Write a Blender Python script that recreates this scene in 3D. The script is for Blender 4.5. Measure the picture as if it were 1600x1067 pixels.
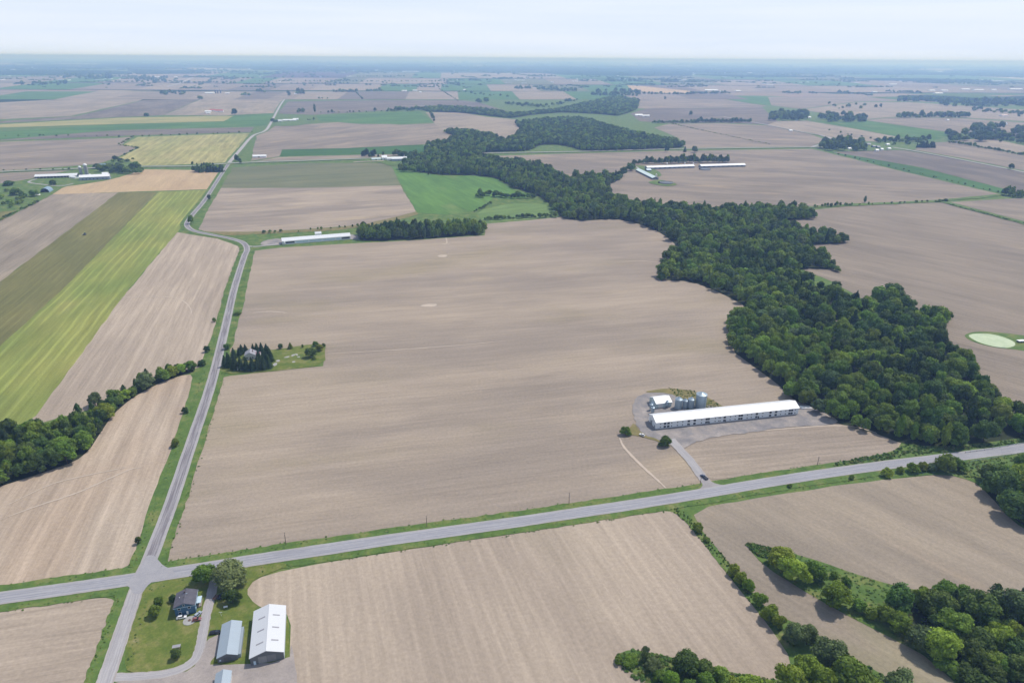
import bpy, bmesh, math, random
import numpy as np
from mathutils import Vector, Matrix
R = math.radians
for o in list(bpy.data.objects): bpy.data.objects.remove(o)
scene = bpy.context.scene
COL = scene.collection
random.seed(7)
rng = np.random.default_rng(11)

# ------------------------------------------------------------------ camera, sky, sun, exposure
CAM_H, PITCH, ROLL, FOC = 250.0, 22.50, 0.37, 1067.0
cam = bpy.data.cameras.new('camera'); camo = bpy.data.objects.new('camera', cam); COL.objects.link(camo)
cam.sensor_width = 36.0; cam.lens = 36.0*FOC/1600.0; cam.clip_start = 1.0; cam.clip_end = 400000.0
camo.location = (0, 0, CAM_H)
camo.rotation_euler = (Matrix.Rotation(R(90-PITCH), 3, 'X') @ Matrix.Rotation(R(ROLL), 3, 'Z')).to_euler()
scene.camera = camo
SUN_EL = 58.0
SAZ = (0.80, 0.60)
S = Vector((SAZ[0]*math.cos(R(SUN_EL)), SAZ[1]*math.cos(R(SUN_EL)), math.sin(R(SUN_EL))))
world = bpy.data.worlds.new('World'); scene.world = world; world.use_nodes = True
wn = world.node_tree.nodes; wl = world.node_tree.links
sky = wn.new('ShaderNodeTexSky'); sky.sky_type = 'NISHITA'; sky.sun_disc = False
sky.sun_elevation = R(SUN_EL); sky.sun_rotation = math.atan2(SAZ[0], SAZ[1])
sky.air_density = 1.0; sky.dust_density = 0.6; sky.ozone_density = 3.0; sky.altitude = 250
bg = wn['Background']; bg.inputs['Strength'].default_value = 0.12
# a thin even veil of high cloud all round, denser the flatter one looks through it
wtc = wn.new('ShaderNodeTexCoord'); wsp = wn.new('ShaderNodeSeparateXYZ'); wl.new(wtc.outputs['Generated'], wsp.inputs[0])
def wmath(op, a, b=0.0):
    n = wn.new('ShaderNodeMath'); n.operation = op
    for i, v in ((0, a), (1, b)):
        if isinstance(v, (int, float)): n.inputs[i].default_value = v
        else: wl.new(v, n.inputs[i])
    return n.outputs[0]
wz = wmath('MAXIMUM', wsp.outputs[2], 0.012)
wmp = wn.new('ShaderNodeMapping'); wmp.inputs['Scale'].default_value = (2.2, 2.2, 26.0); wl.new(wtc.outputs['Generated'], wmp.inputs[0])
wno = wn.new('ShaderNodeTexNoise'); wno.inputs['Scale'].default_value = 1.0; wno.inputs['Detail'].default_value = 4.0; wl.new(wmp.outputs[0], wno.inputs['Vector'])
tau = wmath('MULTIPLY_ADD', wno.outputs[0], 0.16); tau.node.inputs[2].default_value = 0.10
vf = wmath('SUBTRACT', 1.0, wmath('EXPONENT', wmath('MULTIPLY', wmath('DIVIDE', tau, wz), -1.0)))
wmx = wn.new('ShaderNodeMix'); wmx.data_type = 'RGBA'; wl.new(vf, wmx.inputs[0]); wl.new(sky.outputs[0], wmx.inputs[6]); wm2 = wn.new('ShaderNodeMapping'); wm2.inputs['Scale'].default_value = (3.0, 3.0, 60.0); wl.new(wtc.outputs['Generated'], wm2.inputs[0])
wn2 = wn.new('ShaderNodeTexNoise'); wn2.inputs['Scale'].default_value = 1.0; wn2.inputs['Detail'].default_value = 5.0; wl.new(wm2.outputs[0], wn2.inputs['Vector'])
wcr = wn.new('ShaderNodeValToRGB'); wcr.color_ramp.elements[0].position = 0.36; wcr.color_ramp.elements[1].position = 0.66
wcr.color_ramp.elements[0].color = (5.85, 6.55, 7.75, 1); wcr.color_ramp.elements[1].color = (6.3, 6.85, 7.8, 1); wl.new(wn2.outputs[0], wcr.inputs[0]); wl.new(wcr.outputs[0], wmx.inputs[7])
wl.new(wmx.outputs[2], bg.inputs['Color'])
sun = bpy.data.lights.new('sun', 'SUN'); suno = bpy.data.objects.new('sun', sun); COL.objects.link(suno)
sun.energy = 3.3; sun.angle = R(0.6); sun.color = (1.0, 0.955, 0.90)
suno.rotation_euler = (-S).to_track_quat('-Z', 'Y').to_euler(); suno.location = (300, 200, 600)
scene.render.engine = 'CYCLES'
scene.cycles.volume_bounces = 3; scene.cycles.max_bounces = 8; scene.cycles.diffuse_bounces = 3; scene.cycles.transmission_bounces = 4
scene.view_settings.view_transform = 'Standard'; scene.view_settings.look = 'None'
scene.view_settings.exposure = 0.16; scene.view_settings.gamma = 1.0; scene.view_settings.use_curve_mapping = False

# ------------------------------------------------------------------ survey: photo point -> place on the flat ground
_p, _r = R(PITCH), R(ROLL)
def ray(px, py):
    u = (px-800.0)/FOC; v = (533.5-py)/FOC
    u2 = u*math.cos(_r)-v*math.sin(_r); v2 = u*math.sin(_r)+v*math.cos(_r)
    return u2, math.cos(_p)+v2*math.sin(_p), -math.sin(_p)+v2*math.cos(_p)
def G(px, py, z=0.0):
    d = ray(px, py); t = (z-CAM_H)/min(d[2], -0.0011)
    return Vector((d[0]*t, d[1]*t, z))
def depth(p): return p[1]*math.cos(_p)+(CAM_H-p[2])*math.sin(_p)
def mpp(p): return depth(p)/FOC                      # metres that one photo pixel spans at p
def height(px, py, pytop):                           # height of an upright over (px,py) whose top shows at pytop
    g = G(px, py); d = ray(px, pytop); t = g[1]/d[1]; return CAM_H+d[2]*t
def ang(a, b):
    A, B = G(*a), G(*b); return math.atan2(B[1]-A[1], B[0]-A[0])

# ------------------------------------------------------------------ materials
def new_mat(name):
    m = bpy.data.materials.new(name); m.use_nodes = True
    nt = m.node_tree; b = nt.nodes['Principled BSDF']; return m, nt, b
def N(nt, t, **k):
    n = nt.nodes.new(t)
    for a, v in k.items(): setattr(n, a, v)
    return n
def ramp(nt, stops, interp='LINEAR'):
    n = nt.nodes.new('ShaderNodeValToRGB'); e = n.color_ramp; e.interpolation = interp
    while len(e.elements) > 1: e.elements.remove(e.elements[-1])
    e.elements[0].position = stops[0][0]; e.elements[0].color = (*stops[0][1], 1)
    for p, c in stops[1:]:
        x = e.elements.new(p); x.color = (*c, 1)
    return n
def mixc(nt, fac, a, b, bt='MIX'):
    n = nt.nodes.new('ShaderNodeMix'); n.data_type = 'RGBA'; n.blend_type = bt
    for i, v in ((0, fac), (6, a), (7, b)):
        if hasattr(v, 'default_value') or hasattr(v, 'is_linked'): nt.links.new(v, n.inputs[i])
        else: n.inputs[i].default_value = (*v, 1) if isinstance(v, tuple) else v
    return n.outputs[2]
def mathn(nt, op, a, b=None, clamp=False):
    n = nt.nodes.new('ShaderNodeMath'); n.operation = op; n.use_clamp = clamp
    for i, v in ((0, a), (1, b)):
        if v is None: continue
        if hasattr(v, 'is_linked'): nt.links.new(v, n.inputs[i])
        else: n.inputs[i].default_value = v
    return n.outputs[0]
def noise(nt, vec, scale, detail=3, rough=0.55):
    n = nt.nodes.new('ShaderNodeTexNoise'); n.inputs['Scale'].default_value = scale
    n.inputs['Detail'].default_value = detail; n.inputs['Roughness'].default_value = rough
    nt.links.new(vec, n.inputs['Vector']); return n.outputs[0]
def mapping(nt, vec, rz=0.0, sc=(1, 1, 1), loc=(0, 0, 0)):
    # rotate so that local x runs along the rows, then scale
    v = nt.nodes.new('ShaderNodeVectorRotate'); v.rotation_type = 'Z_AXIS'; v.inputs['Angle'].default_value = -rz
    nt.links.new(vec, v.inputs['Vector'])
    m = nt.nodes.new('ShaderNodeMapping'); m.inputs['Scale'].default_value = sc; m.inputs['Location'].default_value = loc
    nt.links.new(v.outputs[0], m.inputs['Vector']); return m.outputs[0]

def lin(c):   # sRGB 0-255 -> linear
    return tuple(((x/255.0)/12.92 if x/255.0 <= 0.04045 else ((x/255.0+0.055)/1.055)**2.4) for x in c)

_fm = [0]
def field_mat(c1, c2, c3, rz, row=1.0, band=1.0, blot=1.0, tram=0.0, tram_w=24.0, green=None, greenf=0.0, fine=1.0):
    """tilled or grassy field: c1 main, c2 darker moist soil, c3 pale dry patches; rz = direction of the rows"""
    _fm[0] += 1
    m, nt, b = new_mat('field_soil_%d' % _fm[0])
    seed = _fm[0]*137.0
    tc = N(nt, 'ShaderNodeTexCoord').outputs['Object']
    big = noise(nt, mapping(nt, tc, rz, (0.0042, 0.011, 1), (seed, 0, 0)), 1.0, 4, 0.6)
    mid = noise(nt, mapping(nt, tc, rz, (0.006, 0.055, 1), (0, seed, 0)), 1.0, 4, 0.6)
    rows = noise(nt, mapping(nt, tc, rz, (0.016, 0.36, 1), (seed, seed, 0)), 1.0, 4, 0.75)
    grain = noise(nt, tc, 0.5, 4, 0.75)
    blotn = noise(nt, mapping(nt, tc, rz, (0.006, 0.016, 1), (seed*2, 5, 0)), 1.0, 3, 0.5)
    f = mathn(nt, 'MULTIPLY_ADD', big, 1.3*blot); f.node.inputs[2].default_value = 0.5-0.65*blot
    col = mixc(nt, ramp_fac(nt, f, 0.35, 0.65), c1, c2)
    f3 = ramp_fac(nt, blotn, 0.60, 0.78)
    col = mixc(nt, mathn(nt, 'MULTIPLY', f3, 0.6*blot), col, c3)
    if green is not None:
        gn = noise(nt, mapping(nt, tc, rz, (0.004, 0.010, 1), (11, seed, 0)), 1.0, 4, 0.6)
        col = mixc(nt, mathn(nt, 'MULTIPLY', ramp_fac(nt, gn, 0.5, 0.72), greenf), col, green)
    v = mathn(nt, 'MULTIPLY_ADD', mid, 0.55*band); v.node.inputs[2].default_value = 1-0.275*band
    v2 = mathn(nt, 'MULTIPLY_ADD', rows, 1.05*row); v2.node.inputs[2].default_value = 1-0.525*row
    v3 = mathn(nt, 'MULTIPLY_ADD', grain, 0.7*fine); v3.node.inputs[2].default_value = 1-0.35*fine
    k = mathn(nt, 'MULTIPLY', mathn(nt, 'MULTIPLY', v, v2), v3)
    if tram:
        sep = N(nt, 'ShaderNodeSeparateXYZ'); nt.links.new(mapping(nt, tc, rz), sep.inputs[0])
        wob = noise(nt, mapping(nt, tc, rz, (0.01, 0.01, 1)), 1.0, 1)
        y = mathn(nt, 'MULTIPLY_ADD', wob, 6.0); nt.links.new(sep.outputs[1], y.node.inputs[2])
        w = mathn(nt, 'POWER', mathn(nt, 'ABSOLUTE', mathn(nt, 'SINE', mathn(nt, 'MULTIPLY', y, math.pi/tram_w))), 9.0)
        gate = ramp_fac(nt, noise(nt, mapping(nt, tc, rz, (0.006, 0.03, 1), (3, 3, seed)), 1.0, 2), 0.33, 0.55)
        k = mathn(nt, 'ADD', k, mathn(nt, 'MULTIPLY', mathn(nt, 'MULTIPLY', w, gate), tram))
    col = mixc(nt, 1.0, col, grey(nt, k), 'MULTIPLY')
    nt.links.new(col, b.inputs['Base Color']); b.inputs['Roughness'].default_value = 0.95
    b.inputs['Specular IOR Level'].default_value = 0.1
    return m
def ramp_fac(nt, v, a, b):
    n = nt.nodes.new('ShaderNodeMapRange'); n.interpolation_type = 'SMOOTHSTEP'
    n.inputs[1].default_value = a; n.inputs[2].default_value = b; nt.links.new(v, n.inputs[0]); return n.outputs[0]
def grey(nt, v):
    n = nt.nodes.new('ShaderNodeCombineColor')
    for i in range(3): nt.links.new(v, n.inputs[i])
    return n.outputs[0]

def noisy_mat(name, stops, scale, rough=0.9, scale2=None, amt=0.3, spec=0.2, metallic=0.0):
    m, nt, b = new_mat(name); tc = N(nt, 'ShaderNodeTexCoord').outputs['Object']
    r = ramp(nt, stops); nt.links.new(noise(nt, tc, scale, 5, 0.65), r.inputs[0]); col = r.outputs[0]
    g = noise(nt, tc, scale2 or scale*9, 3, 0.7)
    v = mathn(nt, 'MULTIPLY_ADD', g, 2*amt); v.node.inputs[2].default_value = 1-amt
    col = mixc(nt, 1.0, col, grey(nt, v), 'MULTIPLY')
    nt.links.new(col, b.inputs['Base Color']); b.inputs['Roughness'].default_value = rough
    b.inputs['Specular IOR Level'].default_value = spec; b.inputs['Metallic'].default_value = metallic
    return m
def plain(name, c, rough=0.6, metallic=0.0, spec=0.4, var=0.12, scale=0.6):
    d = tuple(x*(1-var) for x in c); e = tuple(min(1, x*(1+var)) for x in c)
    return noisy_mat(name, [(0.3, d), (0.7, e)], scale, rough, amt=var*0.4, spec=spec, metallic=metallic)
def ribbed(name, c, rough=0.4, metallic=0.0, pitch=0.9, axis=0, var=0.08, bump=0.5):
    """profiled sheet metal: ribs across the slope, faint streaks of weathering"""
    m, nt, b = new_mat(name); tc = N(nt, 'ShaderNodeTexCoord').outputs['Object']
    s = N(nt, 'ShaderNodeSeparateXYZ'); nt.links.new(tc, s.inputs[0])
    w = mathn(nt, 'SINE', mathn(nt, 'MULTIPLY', s.outputs[axis], 2*math.pi/pitch))
    w = mathn(nt, 'POWER', mathn(nt, 'ABSOLUTE', w), 6.0)
    sc = (1.2, 0.12, 0.12) if axis == 0 else (0.12, 1.2, 0.12)
    st = noise(nt, mapping(nt, tc, 0, sc), 1.0, 4, 0.7)
    k = mathn(nt, 'MULTIPLY_ADD', st, 2*var); k.node.inputs[2].default_value = 1-var
    k = mathn(nt, 'SUBTRACT', k, mathn(nt, 'MULTIPLY', w, 0.05))
    nt.links.new(mixc(nt, 1.0, c, grey(nt, k), 'MULTIPLY'), b.inputs['Base Color'])
    bp = N(nt, 'ShaderNodeBump'); bp.inputs['Strength'].default_value = bump; bp.inputs['Distance'].default_value = 0.05
    nt.links.new(w, bp.inputs['Height']); nt.links.new(bp.outputs[0], b.inputs['Normal'])
    b.inputs['Roughness'].default_value = rough; b.inputs['Metallic'].default_value = metallic
    b.inputs['Specular IOR Level'].default_value = 0.35
    return m
def leaf_mat(name, c, attr=False, trans=0.22):
    m, nt, b = new_mat(name)
    t = N(nt, 'ShaderNodeAttribute'); t.attribute_name = 'tint'; t.attribute_type = 'GEOMETRY'
    if attr:
        a = N(nt, 'ShaderNodeAttribute'); a.attribute_name = 'col'; a.attribute_type = 'GEOMETRY'; base = a.outputs['Color']
        col = base
    else:
        oi = N(nt, 'ShaderNodeObjectInfo')
        hs = N(nt, 'ShaderNodeHueSaturation'); hs.inputs['Color'].default_value = (*c, 1)
        h = mathn(nt, 'MULTIPLY_ADD', oi.outputs['Random'], 0.045); h.node.inputs[2].default_value = 0.4775
        nt.links.new(h, hs.inputs['Hue'])
        r2 = mathn(nt, 'FRACT', mathn(nt, 'MULTIPLY', oi.outputs['Random'], 57.3))
        vv = mathn(nt, 'MULTIPLY_ADD', r2, 0.5); vv.node.inputs[2].default_value = 0.75
        nt.links.new(vv, hs.inputs['Value']); col = hs.outputs[0]
    col = mixc(nt, 1.0, col, grey(nt, t.outputs['Fac']), 'MULTIPLY')
    nt.links.new(col, b.inputs['Base Color']); b.inputs['Roughness'].default_value = 0.75
    b.inputs['Specular IOR Level'].default_value = 0.15
    tr = N(nt, 'ShaderNodeBsdfTranslucent'); nt.links.new(mixc(nt, 1.0, col, (1.3, 1.35, 0.6), 'MULTIPLY'), tr.inputs[0])
    mx = N(nt, 'ShaderNodeMixShader'); mx.inputs[0].default_value = trans
    nt.links.new(b.outputs[0], mx.inputs[1]); nt.links.new(tr.outputs[0], mx.inputs[2])
    nt.links.new(mx.outputs[0], nt.nodes['Material Output'].inputs['Surface'])
    return m

C_TAN = ((0.348, 0.280, 0.212), (0.268, 0.219, 0.174), (0.430, 0.333, 0.212))
C_LTAN = ((0.405, 0.327, 0.250), (0.330, 0.266, 0.206), (0.460, 0.358, 0.250))
C_MAUVE = ((0.275, 0.222, 0.168), (0.212, 0.175, 0.138), (0.38, 0.29, 0.19))
C_DARK = ((0.198, 0.163, 0.130), (0.150, 0.126, 0.105), (0.28, 0.215, 0.15))
C_PINK = ((0.315, 0.257, 0.192), (0.250, 0.207, 0.160), (0.385, 0.295, 0.205))
C_GREEN = ((0.095, 0.180, 0.045), (0.072, 0.145, 0.038), (0.170, 0.205, 0.070))
C_OLIVE = ((0.190, 0.172, 0.065), (0.140, 0.136, 0.052), (0.235, 0.190, 0.085))
C_YGREEN = ((0.245, 0.250, 0.068), (0.165, 0.205, 0.052), (0.340, 0.290, 0.105))
C_STRAW = ((0.47, 0.345, 0.205), (0.42, 0.30, 0.18), (0.52, 0.39, 0.25))
C_YSTRAW = ((0.34, 0.30, 0.125), (0.27, 0.26, 0.10), (0.42, 0.35, 0.17))
C_SAGE = ((0.175, 0.175, 0.095), (0.140, 0.150, 0.080), (0.24, 0.20, 0.13))
C_PURP = ((0.105, 0.075, 0.085), (0.085, 0.062, 0.072), (0.13, 0.10, 0.10))

M = {}
M['grass'] = noisy_mat('grass', [(0.30, (0.060, 0.112, 0.025)), (0.5, (0.098, 0.158, 0.034)), (0.64, (0.165, 0.185, 0.055)), (0.78, (0.26, 0.22, 0.10))], 0.08, scale2=0.7, amt=0.4)
M['lawn'] = noisy_mat('lawn_grass', [(0.30, (0.080, 0.125, 0.022)), (0.5, (0.125, 0.155, 0.030)), (0.62, (0.185, 0.185, 0.055)), (0.75, (0.28, 0.24, 0.12))], 0.10, scale2=0.9, amt=0.38)
M['dry_grass'] = noisy_mat('dry_grass', [(0.25, (0.13, 0.13, 0.045)), (0.6, (0.22, 0.18, 0.075)), (0.8, (0.30, 0.22, 0.12))], 0.12, scale2=0.9, amt=0.3)
M['forest_floor'] = noisy_mat('forest_floor', [(0.3, (0.018, 0.026, 0.010)), (0.7, (0.035, 0.045, 0.016))], 0.08)  # shadow under the crowns is put into this dark green-brown
M['yard_gravel'] = noisy_mat('yard_gravel', [(0.28, (0.170, 0.158, 0.158)), (0.46, (0.235, 0.216, 0.208)), (0.58, (0.30, 0.262, 0.235)), (0.74, (0.40, 0.355, 0.325))], 0.085, scale2=1.1, amt=0.25)
M['gravel'] = noisy_mat('gravel', [(0.25, (0.235, 0.215, 0.21)), (0.6, (0.31, 0.285, 0.275)), (0.8, (0.40, 0.365, 0.345))], 0.09, scale2=1.1, amt=0.22)
M['dirt_yard'] = noisy_mat('yard_dirt', [(0.25, (0.27, 0.235, 0.215)), (0.6, (0.34, 0.295, 0.265)), (0.8, (0.41, 0.35, 0.30))], 0.12, scale2=1.0, amt=0.25)
M['pale_track'] = noisy_mat('compacted_soil', [(0.3, (0.43, 0.35, 0.275)), (0.7, (0.52, 0.425, 0.335))], 0.2, amt=0.2)
M['white_roof'] = ribbed('white_sheet_roof', (0.72, 0.725, 0.73), 0.35, 0.0, 0.9, 0, 0.05)
M['white_wall'] = ribbed('white_sheet_wall', (0.74, 0.76, 0.78), 0.5, 0.0, 0.6, 0, 0.06)
M['steel_roof'] = ribbed('galvanised_roof', (0.33, 0.385, 0.43), 0.5, 0.1, 0.8, 1, 0.10)
M['white_roof_y'] = ribbed('white_sheet_roof_cross', (0.60, 0.605, 0.615), 0.35, 0.0, 0.9, 1, 0.05)
M['grey_wall'] = ribbed('slate_grey_sheet_wall', (0.130, 0.140, 0.150), 0.5, 0.0, 0.6, 0, 0.06)
M['grey_door'] = plain('grey_door', (0.25, 0.25, 0.25), 0.5)
M['blue_wall'] = ribbed('blue_siding', (0.055, 0.13, 0.215), 0.6, 0.0, 0.5, 2, 0.08)
M['lightblue'] = plain('pale_blue_trim', (0.52, 0.64, 0.72), 0.6)
M['shingle'] = noisy_mat('dark_shingles', [(0.3, (0.085, 0.082, 0.10)), (0.7, (0.125, 0.12, 0.14))], 0.5, amt=0.25)
M['glass'] = plain('dark_glass', (0.02, 0.025, 0.03), 0.12, 0.0, 0.5)
M['fan_dark'] = plain('dark_fan_opening', (0.018, 0.020, 0.026), 0.6)
M['white_trim'] = plain('white_trim', (0.78, 0.78, 0.77), 0.5)
M['galv'] = noisy_mat('galvanised_bin', [(0.3, (0.27, 0.34, 0.39)), (0.7, (0.36, 0.43, 0.48))], 0.7, 0.42, amt=0.12, spec=0.4, metallic=0.3)
M['concrete'] = noisy_mat('concrete', [(0.3, (0.30, 0.29, 0.28)), (0.7, (0.40, 0.39, 0.37))], 0.4, amt=0.15)
M['silo'] = noisy_mat('silo_staves', [(0.3, (0.27, 0.27, 0.28)), (0.7, (0.36, 0.36, 0.36))], 0.3, amt=0.15)
M['red_roof'] = plain('red_roof', (0.42, 0.08, 0.07), 0.5)
M['brown'] = plain('brown_siding', (0.20, 0.12, 0.09), 0.6)
M['pale_wall'] = plain('pale_siding', (0.60, 0.59, 0.57), 0.6)
M['greyroof'] = plain('grey_roof', (0.30, 0.29, 0.31), 0.6)
M['far_white'] = plain('far_white_sheet', (0.82, 0.82, 0.82), 0.5, var=0.05)
M['bark'] = noisy_mat('bark', [(0.3, (0.075, 0.058, 0.042)), (0.7, (0.13, 0.105, 0.082))], 1.5)
M['dead_bark'] = noisy_mat('grey_dead_wood', [(0.3, (0.20, 0.18, 0.165)), (0.7, (0.30, 0.275, 0.25))], 1.5)
M['pole'] = noisy_mat('pole_wood', [(0.3, (0.14, 0.105, 0.08)), (0.7, (0.20, 0.155, 0.12))], 2.0)
M['rubber'] = plain('tyre_rubber', (0.022, 0.022, 0.023), 0.8)
M['chrome'] = plain('bright_metal', (0.6, 0.6, 0.62), 0.25, 0.9)
M['lamp'] = plain('lamp_lens', (0.75, 0.75, 0.72), 0.15)
def paint(name, c): return plain(name, c, 0.28, 0.0, 0.5, var=0.03)
M['p_black'] = paint('black_paint', (0.016, 0.018, 0.024)); M['p_white'] = paint('white_paint', (0.78, 0.78, 0.77))
M['p_silver'] = paint('silver_blue_paint', (0.35, 0.40, 0.46)); M['p_red'] = paint('faded_red_paint', (0.26, 0.10, 0.10))
M['p_blue'] = paint('dark_blue_paint', (0.03, 0.04, 0.075)); M['p_green'] = paint('green_paint', (0.03, 0.12, 0.04))
LEAF = {'bright': leaf_mat('leaf_bright', (0.210, 0.295, 0.036), trans=0.28), 'mid': leaf_mat('leaf_mid', (0.148, 0.220, 0.033), trans=0.26),
        'dark': leaf_mat('leaf_dark', (0.080, 0.128, 0.028), trans=0.2), 'grey': leaf_mat('leaf_grey', (0.118, 0.165, 0.062)),
        'conifer': leaf_mat('needles', (0.044, 0.074, 0.028), trans=0.1), 'pale': leaf_mat('leaf_pale', (0.205, 0.270, 0.100), trans=0.25), 'yellow': leaf_mat('leaf_yellow', (0.20, 0.235, 0.045))}
LEAF_ATTR = leaf_mat('leaf_mixed_wood', None, attr=True)

# ------------------------------------------------------------------ mesh helpers
def tag(o, label=None, cat=None, group=None, kind=None):
    if label: o['label'] = label
    if cat: o['category'] = cat
    if group: o['group'] = group
    if kind: o['kind'] = kind
    return o
def link(name, me, mat=None, parent=None, loc=None):
    o = bpy.data.objects.new(name, me); COL.objects.link(o)
    if mat is not None and me is not None and not me.materials: me.materials.append(mat)
    if parent is not None: o.parent = parent
    if loc is not None: o.location = loc
    return o
def thing(name, label, cat, loc=(0, 0, 0), rz=0.0, group=None):
    o = bpy.data.objects.new(name, None); COL.objects.link(o); o.location = loc; o.rotation_euler = (0, 0, rz)
    o.empty_display_size = 1.0
    return tag(o, label, cat, group)
class MB:
    def __init__(s): s.v = []; s.f = []
    def add(s, vs, fs):
        n = len(s.v); s.v += [tuple(v) for v in vs]; s.f += [tuple(i+n for i in f) for f in fs]; return s
    def box(s, x0, x1, y0, y1, z0, z1):
        return s.add([(x0,y0,z0),(x1,y0,z0),(x1,y1,z0),(x0,y1,z0),(x0,y0,z1),(x1,y0,z1),(x1,y1,z1),(x0,y1,z1)],
                     [(0,3,2,1),(4,5,6,7),(0,1,5,4),(1,2,6,5),(2,3,7,6),(3,0,4,7)])
    def prism(s, prof, x0, x1):      # profile (y,z) extruded along x
        n = len(prof); vs = [(x0, y, z) for y, z in prof]+[(x1, y, z) for y, z in prof]
        fs = [tuple(range(n-1, -1, -1)), tuple(range(n, 2*n))]+[(i, (i+1) % n, n+(i+1) % n, n+i) for i in range(n)]
        return s.add(vs, fs)
    def lathe(s, prof, n=20, cx=0, cy=0):   # (r,z) list
        vs = []; fs = []
        for r, z in prof:
            for i in range(n):
                a = 2*math.pi*i/n; vs.append((cx+r*math.cos(a), cy+r*math.sin(a), z))
        for k in range(len(prof)-1):
            for i in range(n):
                j = (i+1) % n; fs.append((k*n+i, k*n+j, (k+1)*n+j, (k+1)*n+i))
        fs.append(tuple(range((len(prof)-1)*n, len(prof)*n))); fs.append(tuple(range(n-1, -1, -1)))
        return s.add(vs, fs)
    def tube(s, a, b, ra, rb, n=6):
        a = Vector(a); b = Vector(b); d = (b-a).normalized(); u = d.orthogonal().normalized(); w = d.cross(u)
        vs = [a+(u*math.cos(2*math.pi*i/n)+w*math.sin(2*math.pi*i/n))*ra for i in range(n)]
        vs += [b+(u*math.cos(2*math.pi*i/n)+w*math.sin(2*math.pi*i/n))*rb for i in range(n)]
        return s.add(vs, [(i, (i+1) % n, n+(i+1) % n, n+i) for i in range(n)]+[tuple(range(n-1, -1, -1)), tuple(range(n, 2*n))])
    def mesh(s, name):
        me = bpy.data.meshes.new(name); me.from_pydata(s.v, [], s.f); me.update(); return me
    def part(s, name, mat, parent=None): return link(name, s.mesh(name), mat, parent)

def jitter_poly(pts, step, amp, chaikin=0):
    P = [Vector((p[0], p[1])) for p in pts]
    for _ in range(chaikin):
        Q = []
        for i in range(len(P)):
            a, b = P[i], P[(i+1) % len(P)]; Q += [a*0.78+b*0.22, a*0.22+b*0.78]
        P = Q
    out = []
    rr = random.Random(int(abs(pts[0][0]*13+pts[0][1]*7)))
    for i in range(len(P)):
        a, b = P[i], P[(i+1) % len(P)]; L = (b-a).length; n = max(1, min(60, int(L/step)))
        nr = Vector((-(b-a).y, (b-a).x)).normalized() if L > 0 else Vector((0, 0))
        for k in range(n):
            q = a+(b-a)*(k/n)
            if k: q = q+nr*rr.uniform(-amp, amp)
            out.append(q)
    return out
def sheet(name, pts, z, mat, kind='structure', step=9.0, amp=0.5, chaikin=1, parent=None, label=None):
    """a flat piece of ground from photo points"""
    g = [G(*p) for p in pts]; d = sum(depth(p) for p in g)/len(g); k = max(1.0, d/500.0)
    poly = jitter_poly(g, step*k, amp*min(k, 4), chaikin)
    bm = bmesh.new(); vs = [bm.verts.new((q.x, q.y, z)) for q in poly]; f = bm.faces.new(vs); f.normal_update()
    if f.normal.z < 0: f.normal_flip()
    bmesh.ops.triangulate(bm, faces=bm.faces[:], ngon_method='EAR_CLIP')
    me = bpy.data.meshes.new(name); bm.to_mesh(me); bm.free()
    o = link(name, me, mat, parent)
    if parent is None: tag(o, kind=kind)
    if label: o['label'] = label
    return o
def smooth(pts, n=8):
    P = [Vector((p[0], p[1])) for p in pts]; out = []
    for i in range(len(P)-1):
        p0, p1, p2, p3 = P[max(i-1, 0)], P[i], P[i+1], P[min(i+2, len(P)-1)]
        for k in range(n):
            t = k/n
            out.append(0.5*((2*p1)+(p2-p0)*t+(2*p0-5*p1+4*p2-p3)*t*t+(3*p1-p0-3*p2+p3)*t**3))
    out.append(P[-1]); return out
def ribbon(name, line, wl, wr, z, mat, amp=0.0, kind='structure', parent=None, taper=False):
    """strip along a ground polyline; UV = (metres along, 0..1 across)"""
    rr = random.Random(len(line)*31+int(wl*10)); vs = []; fs = []; uv = []; s = 0.0
    n = len(line)
    for i, p in enumerate(line):
        a, b = line[max(i-1, 0)], line[min(i+1, n-1)]; t = (b-a).normalized(); nr = Vector((-t.y, t.x))
        if i: s += (p-line[i-1]).length
        k = 1.0 if not taper else 0.15+0.85*math.sin(math.pi*min(1, max(0, i/(n-1))))**0.5
        l = p+nr*(wl*k+rr.uniform(-amp, amp)); r = p-nr*(wr*k+rr.uniform(-amp, amp))
        vs += [(l.x, l.y, z), (r.x, r.y, z)]; uv += [(s, 0.0), (s, 1.0)]
        if i: fs.append((2*i-2, 2*i-1, 2*i+1, 2*i))
    me = bpy.data.meshes.new(name); me.from_pydata(vs, [], fs); L = me.uv_layers.new(name='UVMap')
    for lp in me.loops: L.data[lp.index].uv = uv[lp.vertex_index]
    me.update(); o = link(name, me, mat, parent)
    if parent is None: tag(o, kind=kind)
    return o
def gline(pts, n=8):
    return smooth([G(*p) for p in pts], n)
def dense(line, step):
    out = [line[0]]
    for a, b in zip(line[:-1], line[1:]):
        k = max(1, int((b-a).length/step))
        for i in range(1, k+1): out.append(a+(b-a)*(i/k))
    return out
def inside(poly):
    X = np.array([p[0] for p in poly]); Y = np.array([p[1] for p in poly]); X2 = np.roll(X, -1); Y2 = np.roll(Y, -1)
    def f(x, y):
        c = np.zeros(np.shape(x), bool)
        for i in range(len(X)):
            h = ((Y[i] > y) != (Y2[i] > y)) & (x < (X2[i]-X[i])*(y-Y[i])/(Y2[i]-Y[i]+1e-12)+X[i]); c ^= h
        return c
    return f
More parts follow.
